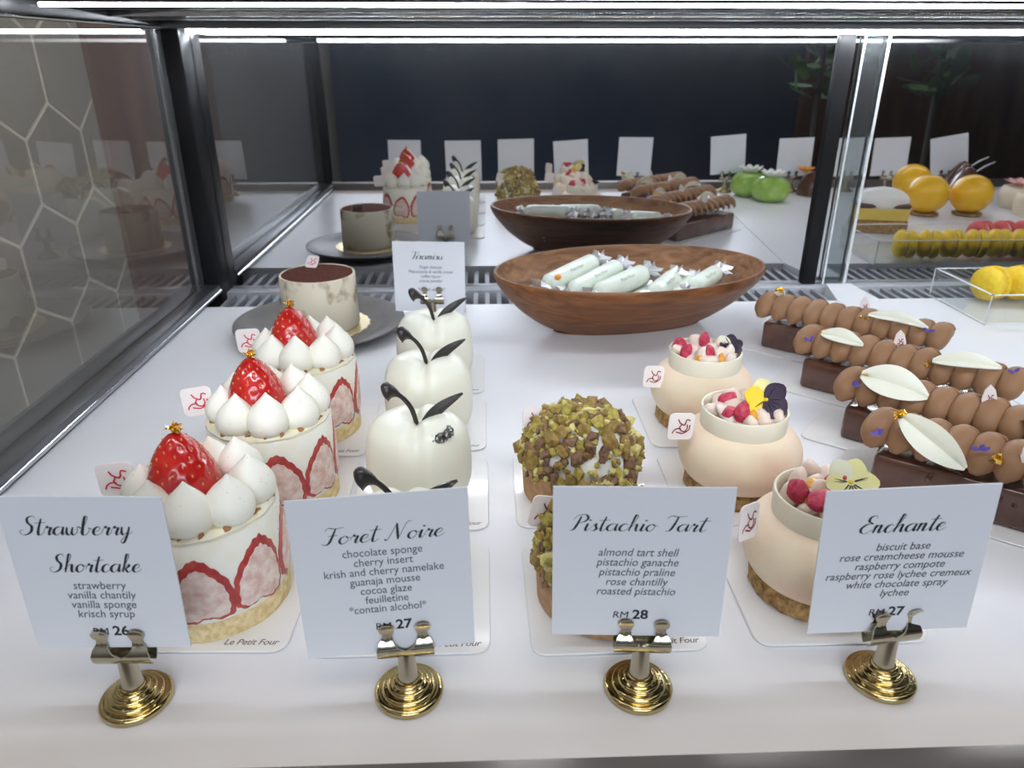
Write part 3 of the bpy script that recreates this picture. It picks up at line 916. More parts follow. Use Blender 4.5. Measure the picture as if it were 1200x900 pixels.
# ------------------------------------------------------------------ strawberry shortcake
def make_shortcake():
    t = thing('strawberry_shortcake', 'x', 'cake', (0, 0, ZB), 0, 'strawberry shortcakes')
    rng = random.Random(4)
    r = 0.034
    MB().lathe([(0, 0.0), (r, 0.0), (r + .0003, 0.0015), (r + .0002, 0.009), (r - .0006, 0.0102), (0, 0.0102)], 64, wob=lambda a, k: 1 + 0.006 * math.sin(9 * a + k)).build('sponge_base', M['sponge'], t)
    MB().lathe([(0, 0.0095), (r - .0004, 0.0095), (r, 0.011), (r, 0.050), (r - 0.001, 0.0512), (0, 0.0512)], 64).build('mousse_body', M['mousse'], t)
    MB().lathe([(0, 0.0505), (r - .0008, 0.0507), (r - .0005, 0.0525), (r - 0.002, 0.0536), (0.02, 0.0530), (0, 0.053)], 72, wob=lambda a, k: 1 + 0.010 * math.sin(7 * a + k * 2) + 0.007 * math.sin(17 * a + k)).build('crumb_top', M['crumb'], t)
    mb = MB()
    for k in range(16):
        a = rng.uniform(0, 2 * PI)
        q = rng.uniform(0.029, 0.0325)
        mb.chunk((q * math.cos(a), q * math.sin(a), 0.0535), (0.0018, 0.0018, 0.0009), rng)
    mb.build('toasted_crumbs', M['brown_crumb'], t, smooth=False)['kind'] = 'stuff'
    # cut strawberries pressed against the side
    outline = [(0, 1.0), (0.16, 0.93), (0.33, 0.76), (0.46, 0.52), (0.50, 0.28), (0.44, 0.08), (0.22, 0.02), (0, 0.08),
               (-0.22, 0.02), (-0.44, 0.08), (-0.50, 0.28), (-0.46, 0.52), (-0.33, 0.76), (-0.16, 0.93)]
    oc = [Vector(p) for p in outline]
    oc = crom(oc + [oc[0]], 4)[:-1]
    for k in range(8):
        ac = R(-78 + 45 * k)
        w, h = 0.0268 + rng.uniform(-.001, .001), 0.034 + rng.uniform(-.002, .003)
        tilt = rng.uniform(-0.18, 0.22)
        z0 = 0.0098

        def put(u, v, rr):
            uu = (u * math.cos(tilt) - (v - .4) * math.sin(tilt)) * 1.0
            vv = (v - .4) * math.cos(tilt) + u * math.sin(tilt) * 0.7 + .4
            a = ac + uu * w / r
            return (rr * math.cos(a), rr * math.sin(a), max(0.0085, z0 + vv * h))

        def patch(sc, base, dz, bulge):
            rows = [1.0, 0.86, 0.62, 0.34]
            V, F = [], []
            n = len(oc)
            for q in [None] + rows:
                s = 1.0 if q is None else q
                for ip, p in enumerate(oc):
                    jg = 1 + (0.028 * math.sin(ip * 1.9 + k) + 0.02 * math.sin(ip * 0.7 + 2 * k)) * s
                    u, v = p.x * s * sc * jg, (p.y - .45) * s * sc * jg + .45 + dz
                    V.append(put(u, v, base - 0.0016 if q is None else base + bulge * (1 - s ** 4)))
            V.append(put(0, .45 + dz, base + bulge))
            for j in range(len(rows)):
                for i in range(n):
                    F.append((j * n + i, j * n + (i + 1) % n, (j + 1) * n + (i + 1) % n, (j + 1) * n + i))
            for i in range(n):
                F.append((len(rows) * n + i, len(rows) * n + (i + 1) % n, len(V) - 1))
            return MB().add(V, F)
        o = patch(1.0, r + 0.0003, 0, 0.0006).build('strawberry_slice', M['slice_red'], t, angle=80)
        patch(0.80 + 0.03 * math.sin(2.1 * k), r + 0.0009, -0.035, 0.0005).build('slice_flesh', M['slice_in'], o, angle=80)
    # whole strawberry
    rs, hs = 0.0158, 0.037
    prof = [(0, 0.0), (0.45, 0.01), (0.80, 0.06), (0.98, 0.18), (1.0, 0.32), (0.90, 0.52), (0.70, 0.72), (0.46, 0.87), (0.22, 0.97), (0, 1.0)]
    pc = crom([Vector(p) for p in prof], 5)
    seeds = []
    for k in range(95):
        u = (k + .5) / 95
        seeds.append((k * 2.39996, 0.06 + 0.88 * u))

    def rad_at(v):
        for A, B in zip(pc, pc[1:]):
            if A.y <= v <= B.y and B.y > A.y:
                return A.x + (B.x - A.x) * (v - A.y) / (B.y - A.y)
        return 0.0
    n = 72
    V, F = [], []
    zs = [0.002 + 0.996 * k / 46 for k in range(47)]
    for v in zs:
        for i in range(n):
            a = 2 * PI * i / n
            q = rad_at(v) * rs
            dmin = 9
            for sa, sv in seeds:
                dv = (v - sv) * hs
                if abs(dv) < 0.0025:
                    da = (a - sa + PI) % (2 * PI) - PI
                    dmin = min(dmin, math.hypot(da * q, dv * 0.75))
            q -= 0.0007 * math.exp(-(dmin / 0.0011) ** 2)
            V.append((q * math.cos(a), q * math.sin(a), v * hs))
    V += [(0, 0, 0), (0, 0, hs)]
    for k in range(len(zs) - 1):
        for i in range(n):
            F.append((k * n + i, k * n + (i + 1) % n, (k + 1) * n + (i + 1) % n, (k + 1) * n + i))
    for i in range(n):
        F.append((len(V) - 2, (i + 1) % n, i)); F.append(((len(zs) - 1) * n + i, (len(zs) - 1) * n + (i + 1) % n, len(V) - 1))
    Mx = Matrix.Translation((-0.004, -0.002, 0.0500)) @ Euler((R(-4), R(-3), 0)).to_matrix().to_4x4()
    berry = MB().add(V, F).xf(Mx).build('strawberry', M['straw'], t, angle=180)
    mb = MB()
    for sa, sv in seeds:
        q = rad_at(sv) * rs - 0.0003
        mb.ball((q * math.cos(sa), q * math.sin(sa), sv * hs), 0.00048, 0.00048, 0.0008, 6, 4)
    mb.xf(Mx).build('seeds', M['seed'], berry)
    gold_flakes(berry, Mx @ Vector((0, 0, hs + 0.001)), 7, 0.0018, 0.0042, 3)
    # piped cream drops
    for k in range(8):
        a = R(-84 + 45 * k + rng.uniform(-4, 4))
        s = rng.uniform(0.95, 1.08)
        d = MB().lathe([(max(0, p.x), p.y) for p in crom([Vector(q) for q in [(0, -0.001), (0.0070, -0.0008), (0.0096, 0.0018), (0.0104, 0.0055), (0.0096, 0.0095), (0.0072, 0.0133), (0.0042, 0.0165), (0.0018, 0.0190), (0.0006, 0.0205), (0, 0.0210)]], 3)], 28)
        d.xf(Matrix.Translation((0.0232 * math.cos(a), 0.0232 * math.sin(a), 0.0528)) @ Euler((rng.uniform(-.1, .1), rng.uniform(-.1, .1), 0)).to_matrix().to_4x4() @ Matrix.Scale(s, 4))
        d.build('cream_drop', M['cream'], t, angle=120)
    logo_tag(t, (-0.0385, 0.006, 0.0605), R(4), R(-6), 0.0163, 'logo', R(-4))
    return t


sp = make_shortcake()
for i, (x, y) in enumerate(SS):
    o = sp if i == 0 else copy_tree(sp)
    o.location = (x, y, ZB)
    o.rotation_euler = (0, 0, R((0, 7, -5)[i]))
    o['label'] = ('round strawberry shortcake half behind the Strawberry Shortcake price card',
                  'middle strawberry shortcake in its row of three',
                  'rear strawberry shortcake just in front of the grey tiramisu plate')[i]


# ------------------------------------------------------------------ ivory mousse cakes shaped like fruit
def make_fruit_cake():
    t = thing('ivory_mousse_cake', 'x', 'cake', (0, 0, ZB), 0, 'ivory fruit-shaped mousse cakes')
    n, m = 72, 40
    V, F = [], []
    prof = crom([Vector(p) for p in [(0, 0.0), (0.70, 0.0), (0.88, 0.05), (0.98, 0.20), (1.0, 0.44), (0.975, 0.65), (0.90, 0.82), (0.74, 0.94), (0.52, 0.995), (0.30, 0.985), (0.12, 0.93), (0, 0.90)]], 5)
    for p in prof:
        for i in range(n):
            a = 2 * PI * i / n
            # crease on the front and on the back, square-ish shoulders left and right
            da = abs(((a + PI / 2 + PI) % (2 * PI)) - PI)
            db = abs(((a - PI / 2 + PI) % (2 * PI)) - PI)
            cre = math.exp(-(da / 0.20) ** 2) + 0.8 * math.exp(-(db / 0.20) ** 2)
            wide = 1 + 0.035 * math.cos(4 * a)
            rr = 0.0295 * p.x * wide * (1 - 0.065 * cre * min(1, p.y * 1.8 + .1))
            lobe = 1 + 0.03 * abs(math.cos(a)) - 0.085 * cre * max(0, min(1, p.x * 2.2))
            V.append((rr * math.cos(a), rr * math.sin(a) * 0.97, 0.0505 * p.y * (lobe if p.y > 0.5 else 1 + (lobe - 1) * p.y * 2)))
    k = len(prof)
    for j in range(k - 1):
        for i in range(n):
            F.append((j * n + i, j * n + (i + 1) % n, (j + 1) * n + (i + 1) % n, (j + 1) * n + i))
    MB().add(V, F).build('mousse_body', M['white_glaze'], t, weld=True, angle=180)
    # chocolate stem with spoon-like bulb, and a pointed leaf
    st = crom([Vector(p) for p in [(0.0005, -0.002, 0.042), (-0.0008, -0.0025, 0.0500), (-0.0028, -0.003, 0.0570), (-0.0065, -0.0035, 0.0630), (-0.0110, -0.004, 0.0668), (-0.0150, -0.0045, 0.0678), (-0.0178, -0.0045, 0.0670)]], 5)
    nn = len(st)
    rad = []
    for q in range(nn):
        u = q / (nn - 1)
        rad.append(0.0014 + 0.0046 * max(0, min(1, (u - 0.58) / 0.24)) ** 1.2 if u < 0.82 else 0.0060 * math.sqrt(max(0.004, 1 - ((u - 0.82) / 0.18) ** 2)))
    MB().tube(st, rad, 14, flat=0.75).build('chocolate_stem', M['dark_choc'], t)
    lf = MB()
    axis = [Vector((0.0008, -0.002, 0.0425)), Vector((0.0265, 0.000, 0.0635))]
    d = (axis[1] - axis[0]); ex = d.normalized(); ey = Vector((-ex.z, 0, ex.x)); ez = ex.cross(ey)
    N = 16
    top, V = [], []
    for q in range(N + 1):
        u = q / N
        w = 0.0028 * (math.sin(PI * u ** 0.85) ** 0.8) + 0.0004
        c = axis[0] + d * u + ey * (0.002 * math.sin(PI * u))
        for s in (-1, 0, 1):
            for th in (0.0005, -0.0005):
                V.append(c + ey * w * s + ez * (th + 0.0012 * (1 - abs(s))))
    for q in range(N):
        b, c = q * 6, (q + 1) * 6
        for s in range(2):
            lf.f.append((b + s * 2, b + s * 2 + 2, c + s * 2 + 2, c + s * 2)); lf.m.append(0)
            lf.f.append((b + s * 2 + 1, c + s * 2 + 1, c + s * 2 + 3, b + s * 2 + 3)); lf.m.append(0)
        lf.f.append((b, c, c + 1, b + 1)); lf.m.append(0)
        lf.f.append((b + 4, b + 5, c + 5, c + 4)); lf.m.append(0)
    lf.f.append((0, 1, 3, 5, 4, 2)); lf.m.append(0)
    e = N * 6
    lf.f.append((e, e + 2, e + 4, e + 5, e + 3, e + 1)); lf.m.append(0)
    lf.v = [tuple(p) for p in V]
    lf.build('chocolate_leaf', M['dark_choc'], t)
    return t


fp = make_fruit_cake()
FNL = ['ivory mousse cake hidden behind the Foret Noire card, only dark stem and leaf tips showing',
       'ivory mousse cake with silver fleck right above the Foret Noire card',
       'third ivory mousse cake from the front, between two others',
       'rearmost ivory mousse cake, in front of the Tiramisu card']
fcs = []
for i, (x, y) in enumerate(FN):
    o = fp if i == 0 else copy_tree(fp)
    o.location = (x, y, ZB); o.rotation_euler = (0, 0, R((0, 3, -4, 2)[i])); o['label'] = FNL[i]
    fcs.append(o)
rng = random.Random(8)
mb = MB()
for k in range(34):
    u = rng.random()
    mb.chunk((0.008 + 0.0115 * u + rng.uniform(-.001, .001), -0.0205 + 0.003 * u + rng.uniform(-.002, .002), 0.0440 + 0.0042 * u + rng.uniform(-.002, .002)), (0.0016, 0.0016, 0.0014), rng)
mb.build('silver_fleck', M['silver'], fcs[1], smooth=False)


# ------------------------------------------------------------------ pistachio tarts
def make_tart():
    t = thing('pistachio_tart', 'x', 'tart', (0, 0, ZB), 0, 'pistachio tarts')
    MB().lathe([(0, 0), (0.0325, 0), (0.0335, 0.0008), (0.0345, 0.0205), (0.0342, 0.0215), (0.0322, 0.0215), (0.0318, 0.018), (0, 0.018)], 64).build('tart_shell', M['shell'], t)
    prof = [(0, 0.017), (0.0318, 0.0178), (0.0325, 0.0225), (0.0305, 0.031), (0.0265, 0.039), (0.020, 0.0455), (0.011, 0.0492), (0, 0.0502)]
    pc = crom([Vector(p) for p in prof[1:]], 4)
    MB().lathe([(0, 0.017)] + [(max(0, p.x), p.y) for p in pc], 48).build('whipped_dome', M['whip'], t)
    rng = random.Random(11)
    # arc length table of the dome
    S = [0]
    for A, B in zip(pc, pc[1:]):
        S.append(S[-1] + (B - A).length)

    def at(s):
        for k in range(len(pc) - 1):
            if S[k] <= s <= S[k + 1]:
                u = (s - S[k]) / max(1e-9, S[k + 1] - S[k])
                return pc[k].lerp(pc[k + 1], u), (pc[k + 1] - pc[k]).normalized()
        return pc[-1], Vector((-1, 0))
    keys = ['pist1', 'pist1', 'pist2', 'pist2', 'pist2', 'pist3', 'pist3', 'pist4']
    for k in range(100):
        z = 1 - (k + .5) / 100 * 0.93
        s = S[-1] * (1 - math.acos(z) / (PI / 2))
        a = k * 2.39996 + rng.uniform(-.12, .12)
        p, tt = at(max(0.0004, s))
        if abs((a + PI / 2 + PI) % (2 * PI) - PI) < 0.75 and 0.06 < s / S[-1] < 0.36 and rng.random() < .35:
            s *= 0.35
            p, tt = at(max(0.0004, s))
        big = rng.uniform(0.8, 1.25) * (1.25 if k % 9 == 4 else 1)
        c = Vector((p.x * math.cos(a), p.x * math.sin(a), p.y)) + Vector((math.cos(a) * tt.y, math.sin(a) * tt.y, -tt.x)) * 0.0016
        MB().chunk(c, (0.0054 * big, 0.0038 * big, 0.0028 * big), rng).build('pistachio_piece', M[keys[rng.randrange(8)]], t, smooth=False)
    mb = MB()
    for k in range(700):
        z = 1 - rng.random() * 0.98
        s = S[-1] * (1 - math.acos(z) / (PI / 2))
        a = rng.uniform(0, 2 * PI)
        if -2.3 < a - 2 * PI * (a > PI) < -0.8 and 0.08 < s / S[-1] < 0.36 and rng.random() < .7:
            continue
        p, tt = at(s)
        c = Vector((p.x * math.cos(a), p.x * math.sin(a), p.y)) + Vector((math.cos(a) * tt.y, math.sin(a) * tt.y, -tt.x)) * rng.uniform(0.0004, 0.0028)
        q = rng.uniform(0.0016, 0.0034)
        mb.chunk(c, (q, q * .8, q * .7), rng, rng.randrange(4))
    o = mb.build('pistachio_crumbs', [M['pist1'], M['pist2'], M['pist3'], M['pist4']], t, smooth=False)
    o['kind'] = 'stuff'
    MB().chunk((0.001, -0.0245, 0.0405), (0.0066, 0.0042, 0.0042), rng).build('pistachio_half', M['pist4'], t, smooth=False)
    return t


tp = make_tart()
tp.location = (PT[1][0], PT[1][1], ZB)
tp['label'] = 'pistachio tart in full view above the Pistachio Tart card'
o = copy_tree(tp, (PT[0][0], PT[0][1], ZB), R(75), 'pistachio tart mostly hidden behind the Pistachio Tart card')
logo_tag(tp, (-0.0262, 0.010, 0.0415), R(6), R(-10), 0.0150, 'logo_dark')
logo_tag(o, Vector((-0.0285, 0.014, 0.0375)) @ Matrix.Rotation(R(75), 3, 'Z'), R(-75 + 12), R(-4), 0.0165, 'logo_dark', R(14))


# ------------------------------------------------------------------ blush cakes
def petal(mb, c, direc, normal, L, W, mi=0, cup=0.15, tip=0.5):
    """rounded petal growing from c along direc, with thickness"""
    d = Vector(direc).normalized(); nn = Vector(normal).normalized()
    nn = (nn - d * nn.dot(d)).normalized()
    s = d.cross(nn)
    N, K = 8, 6
    V = []
    for side in (0.00022, -0.00022):
        for i in range(N + 1):
            u = i / N
            w = W * 0.5 * (math.sin(PI * min(1, u * 0.5 + 0.0) if False else PI * (0.06 + 0.92 * u) ** (0.7 if tip > .5 else 1.0))) ** 0.65
            for j in range(K + 1):
                q = -1 + 2 * j / K
                V.append(Vector(c) + d * (L * u) + s * (w * q) + nn * (cup * L * (u * u * .6 + q * q * .25 * u) + side))
    F = []
    o = (N + 1) * (K + 1)
    for i in range(N):
        for j in range(K):
            a = i * (K + 1) + j
            F.append((a, a + 1, a + K + 2, a + K + 1)); F.append((o + a, o + a + K + 1, o + a + K + 2, o + a + 1))
    for i in range(N):
        a, b = i * (K + 1), (i + 1) * (K + 1)
        F.append((a, b, o + b, o + a)); F.append((a + K, o + a + K, o + b + K, b + K))
    for j in range(K):
        F.append((j, o + j, o + j + 1, j + 1)); e = N * (K + 1) + j
        F.append((e, e + 1, o + e + 1, o + e))
    mb.add(V, F, mi)


def pansy(parent, c, face, up, cols, size=0.0085):
    f = Vector(face).normalized(); u = Vector(up).normalized(); u = (u - f * u.dot(f)).normalized(); s = u.cross(f)
    fl = None
    angs = (62, 118, 188, -8, 270)
    for k, a in enumerate(angs):
        d = u * math.sin(R(a)) + s * math.cos(R(a))
        mb = MB()
        petal(mb, Vector(c) + f * (0.0003 * k), d + f * 0.12, f, size * (1.0 if k < 4 else 1.05), size * (0.95 if k < 4 else 1.2), cup=0.12)
        m_ = M[cols[k]]
        if fl is None:
            fl = mb.build('flower', m_, parent)
        else:
            mb.build('petal', m_, fl)
    mb = MB().ball(Vector(c) + f * 0.0012, 0.0011, 0.0011, 0.0011, 10, 6)
    mb.build('flower_eye', M['pet_y'], fl)
    mb = MB()
    for a in (225, 248, 270, 292, 315, 170, 10):
        d = u * math.sin(R(a)) + s * math.cos(R(a))
        b0 = Vector(c) + f * 0.0017
        mb.tube([b0 + d * size * .15, b0 + d * size * .40 + f * 0.0008, b0 + d * size * .62 + f * 0.0015], [0.00030, 0.00028, 0.0001], 6)
    mb.build('petal_veins', M['pet_p'], fl)
    return fl


def make_blush(loc, rz, label, seed, berries, jelly):
    t = thing('blush_cake', label, 'cake', loc, rz, 'blush cream cakes with fruit collar')
    rng = random.Random(seed)
    MB().lathe([(0, 0), (0.0285, 0), (0.0300, 0.002), (0.0300, 0.0085), (0.0285, 0.0105), (0, 0.0105)], 72, wob=lambda a, k: 1 + 0.012 * math.sin(11 * a + k * 3) + 0.010 * math.sin(23 * a + k * 7)).build('biscuit_base', M['biscuit'], t)
    prof = crom([Vector(p) for p in [(0.0285, 0.0098), (0.0315, 0.0130), (0.0345, 0.0195), (0.0354, 0.0262), (0.0338, 0.0328), (0.0300, 0.0382), (0.0258, 0.0410), (0.0238, 0.0418)]], 4)
    MB().lathe([(0, 0.0098)] + [(p.x, p.y) for p in prof] + [(0, 0.0418)], 72).build('mousse_body', M['rose'], t, angle=60)
    MB().lathe([(0.0230, 0.0405), (0.0242, 0.0405), (0.0246, 0.0525), (0.0243, 0.0530), (0.0234, 0.0530), (0.0231, 0.0515), (0.0226, 0.0410), (0.0230, 0.0405)], 64).build('collar', M['collar'], t)
    for k in range(20):
        q = 0.0195 * math.sqrt((k + .5) / 20)
        a = k * 2.39996
        MB().chunk((q * math.cos(a), q * math.sin(a), 0.0490 + rng.uniform(-.002, .0032) + 0.003 * (1 - q / .02)), (0.0066, 0.0052, 0.0036), rng, 0, 0.25).soft(1.35).build('lychee_piece', M['lychee'], t, angle=180)
    for (x, y, z) in berries:
        MB().chunk((x, y, z), (0.0072, 0.0050, 0.0042), rng, 0, 0.38).soft(1.15).build('raspberry_piece', M['rasp'], t, angle=28)
    for (x, y, z) in jelly:
        MB().chunk((x, y, z), (0.0042, 0.0036, 0.0030), rng, 0, 0.2).build('amber_cube', M['mango'], t, smooth=False)
    return t


b1 = make_blush((EN[2][0], EN[2][1], ZB), 0, 'rear blush cake with small dark flower, nearest the wooden bowl', 21,
                [(-0.014, -0.004, .053), (-0.001, -0.012, .0535), (0.000, 0.006, .0555), (-.016, .006, .053)], [(-0.008, -0.016, .052), (0.006, -0.017, .0525)])
pansy(b1, (0.017, 0.002, 0.0545), (0.1, -0.5, 0.9), (0.6, 0.4, 0.4), ['pet_p', 'pet_p', 'pet_g', 'pet_p', 'pet_p'], 0.0095)
logo_tag(b1, (-0.0375, -0.012, 0.0385), R(14), R(-10), 0.0150, 'logo_dark', R(8))
b2 = make_blush((EN[1][0], EN[1][1], ZB), 0, 'middle blush cake with yellow and dark purple pansy', 22,
                [(-0.010, 0.004, .0560), (-0.012, -0.008, .0540), (-0.006, -0.012, .0545)], [(-0.001, -0.004, .0550), (.001, -.012, .0530)])
pansy(b2, (0.0085, -0.007, 0.0605), (-0.18, -0.85, 0.5), (-0.75, 0.2, 0.75), ['pet_l', 'pet_y', 'pet_y', 'pet_p', 'pet_p'], 0.0125)
logo_tag(b2, (-0.0400, -0.0135, 0.0480), R(12), R(-6), 0.0155, 'logo_dark', R(6))
b3 = make_blush((EN[0][0], EN[0][1], ZB), 0, 'front blush cake with pale yellow pansy behind the raspberry lychee price card', 23,
                [(-0.0165, -0.004, .0555), (-0.0085, -0.0115, .0560), (0.004, 0.004, .0560)], [(-0.0125, -0.0105, .0540), (-.006, .004, .0545)])
pansy(b3, (0.0085, 0.0000, 0.0580), (-0.10, -0.62, 0.8), (0.0, 0.7, 0.7), ['pet_l', 'pet_g', 'pet_l', 'pet_l', 'pet_l'], 0.0122)
logo_tag(b3, (-0.0430, -0.0170, 0.0500), R(34), R(-6), 0.0170, 'logo_dark', R(6), 0.0130)


# ------------------------------------------------------------------ chocolate bars
def make_bar():
    """bar along +x from its left end, front side towards -y"""
    t = thing('chocolate_bar_cake', 'x', 'cake', (0, 0, ZB), 0, 'glazed chocolate bar cakes')
    L, W, H = 0.135, 0.033, 0.0235
    MB().box(0, L, 0, W, 0, H).build('glazed_body', M['glaze'], t, bevel=0.003, segs=3)
    rng = random.Random(5)
    mb = MB()
    for k in range(14):
        mb.chunk((rng.uniform(0.01, L - .01), -0.0002, rng.uniform(.004, .02)), (0.0024, 0.0012, 0.0022), rng)
    mb.build('nut_bits', M['glaze'], t)
    n = 11
    for k in range(n):
        x = -0.003 + (L + 0.000) * k / (n - 1)
        sw = rng.uniform(-.0008, .0008)
        pth = crom([Vector(p) for p in [(x - .0010, -0.0005, H + 0.0035), (x, 0.0030, H + 0.0080), (x + .0012, 0.0085, H + 0.0132), (x + .0030, 0.0155, H + 0.0158 + sw), (x + .0058, 0.0225, H + 0.0150), (x + .0070, 0.0270, H + 0.0105), (x + .0060, 0.0285, H + 0.0060)]], 4)
        rr = crom([Vector((q, 0)) for q in (0.0022, 0.0074, 0.0087, 0.0077, 0.0050, 0.0027, 0.0012)], 4)
        mb = MB().tube(pth, [max(.0006, q.x) for q in rr], 18)
        lp = crom([Vector(p) for p in [(x + .0012, 0.0120, H + 0.0200), (x + .0040, 0.0150, H + 0.0222 + sw), (x + .0080, 0.0170, H + 0.0215), (x + .0105, 0.0175, H + 0.0180)]], 4)
        mb.tube(lp, [0.0016] * 3 + [0.0011] * (len(lp) - 3), 8)
        mb.build('cream_drop', M['choc_cream'], t, angle=90)
    return t


def white_leaf(parent, a, b, nrm, W=0.011, name='white_chocolate_leaf'):
    a, b = Vector(a), Vector(b)
    d = (b - a); L = d.length; d.normalize()
    nn = Vector(nrm).normalized(); nn = (nn - d * nn.dot(d)).normalized(); s = d.cross(nn)
    N, K = 14, 8
    V = []
    for side in (0.0005, -0.0005):
        for i in range(N + 1):
            u = i / N
            w = W * (max(0.0, math.sin(PI * (0.03 + .94 * u) ** 0.9)) ** 0.75) * 0.6
            for j in range(K + 1):
                q = -1 + 2 * j / K
                V.append(a + d * (L * u) + s * (w * q) + nn * (0.10 * L * math.sin(PI * u) + abs(q) * 0.0022 * math.sin(PI * u) - 0.0016 * math.exp(-(q / .18) ** 2) + side))
    F = []
    o = (N + 1) * (K + 1)
    for i in range(N):
        for j in range(K):
            q = i * (K + 1) + j
            F.append((q, q + 1, q + K + 2, q + K + 1)); F.append((o + q, o + q + K + 1, o + q + K + 2, o + q + 1))
    for i in range(N):
        p, q = i * (K + 1), (i + 1) * (K + 1)
        F.append((p, q, o + q, o + p)); F.append((p + K, o + p + K, o + q + K, q + K))
    for j in range(K):
        F.append((j, o + j, o + j + 1, j + 1)); e = N * (K + 1) + j
        F.append((e, e + 1, o + e + 1, o + e))
    return MB().add(V, F).build(name, M['leaf_white'], parent)


def bar_extras(t, leaves, golds, blues, tag_at, seed):
    for a, b, nrm, W in leaves:
        white_leaf(t, a, b, nrm, W)
    for i, g in enumerate(golds):
        gold_flakes(t, g, 9, 0.0026, 0.0034, seed + i)
    rng = random.Random(seed)
    for g in blues:
        mb = MB()
        for k in range(3):
            petal(mb, Vector(g) + Vector((rng.uniform(-.001, .001), 0, 0)), (rng.uniform(-1, 1), rng.uniform(-.6, .2), rng.uniform(.1, .7)), (0, -1, .5), 0.0046, 0.0022)
        mb.build('blue_petal', M['pet_b'], t)
    # narrow pointed tag standing between the cream drops
    x, y, z = tag_at
    o = MB().prism([(-0.0025, 0), (0.0025, 0), (0.0042, 0.008), (0.0028, 0.0145), (0.0, 0.018), (-0.0028, 0.0145), (-0.0042, 0.008)], -0.0004, 0.0004).xf(
        Matrix.Translation((x, y, z)) @ Matrix.Rotation(R(20), 4, 'Z') @ Matrix.Rotation(R(-8), 4, 'Y') @ UP).build('logo_tag', M['tag'], t)
    lg = MB()
    logo_strokes(lg, 0.0095, lambda u, v: (u * .62, -0.0006, v + 0.0085), 0.07)
    lg.xf(Matrix.Translation((x, y, z)) @ Matrix.Rotation(R(20), 4, 'Z') @ Matrix.Rotation(R(-8), 4, 'Y')).build('printed_mark', M['logo_dark'], o, smooth=False)


BARS = [((0.2414, 0.6085), -39), ((0.2422, 0.5219), -41), ((0.2369, 0.4376), -40), ((0.2262, 0.3745), -38)]
bar = make_bar()
bars = [bar] + [copy_tree(bar) for _ in range(3)]
BL = ['rear chocolate bar cake piped with cocoa cream, by the bowl and mirror',
      'second chocolate bar cake from the back, blue petal at its right end',
      'third chocolate bar cake from the back, broad white leaf at its left end',
      'front chocolate bar cake behind the raspberry lychee price card, long white leaf leaning on it']
for o, ((x, y), a), lab in zip(bars, BARS, BL):
    o.location = (x, y, ZB); o.rotation_euler = (0, 0, R(a)); o['label'] = lab
H_ = 0.0235
bar_extras(bars[0], [((0.006, 0.018, H_ + .016), (0.010, 0.012, H_ + .026), (0, -1, .3), 0.011), ((0.082, 0.002, H_ + .0225), (0.126, 0.002, H_ + .0205), (0, -.7, .8), 0.008)],
           [(0.008, 0.010, H_ + .0275), (0.079, 0.004, H_ + .0170)], [(0.128, -0.001, H_ + .019)], (0.076, 0.020, H_ + .014), 31)
bar_extras(bars[1], [((0.010, 0.000, H_ + .0230), (0.040, 0.002, H_ + .0200), (0, -.7, .8), 0.010), ((0.086, 0.000, H_ + .0205), (0.126, 0.006, H_ + .0235), (0, -.7, .8), 0.010)],
           [(0.013, 0.004, H_ + .0215), (0.083, 0.003, H_ + .0160)], [(0.004, -0.004, H_ + .0165), (0.134, 0.008, H_ + .0215)], (0.062, 0.016, H_ + .015), 32)
bar_extras(bars[2], [((0.006, 0.000, H_ + .0250), (0.046, 0.002, H_ + .0190), (0, -.8, .7), 0.018), ((0.098, -0.002, H_ + .0200), (0.135, 0.002, H_ + .0200), (0, -.7, .8), 0.013)],
           [(0.008, 0.002, H_ + .024), (0.096, 0.003, H_ + .015)], [(0.003, -0.005, H_ + .018)], (0.078, 0.012, H_ + .015), 33)
bar_extras(bars[3], [((0.009, -0.004, H_ + .0290), (0.046, -0.0055, H_ + .0080), (0, -.9, .45), 0.015)],
           [(0.009, -0.005, H_ + .029), (0.059, -0.0045, H_ + .0165)], [(0.001, -0.0065, H_ + .0150), (0.050, -0.003, H_ + .0195)], (0.073, 0.003, H_ + .0130), 34)
bb = thing('long_cake_board', 'x', 'cake board', (0, 0, 0), 0, 'long white boards under the chocolate bars')
MB().prism(rrect(0.165, 0.058, 0.005, 4, 0.0605, 0.0155), 0, 0.0013).build('board_sheet', M['board'], bb, bevel=0.0004, segs=1)
BBL = ['long white board under the rear chocolate bar', 'long white board under the second chocolate bar from the back',
       'long white board under the third chocolate bar from the back', 'long white board under the front chocolate bar']
for i, ((x, y), a) in enumerate(BARS):
    o = bb if i == 0 else copy_tree(bb)
    o.location = (x, y, 0.0002); o.rotation_euler = (0, 0, R(a)); o['label'] = BBL[i]


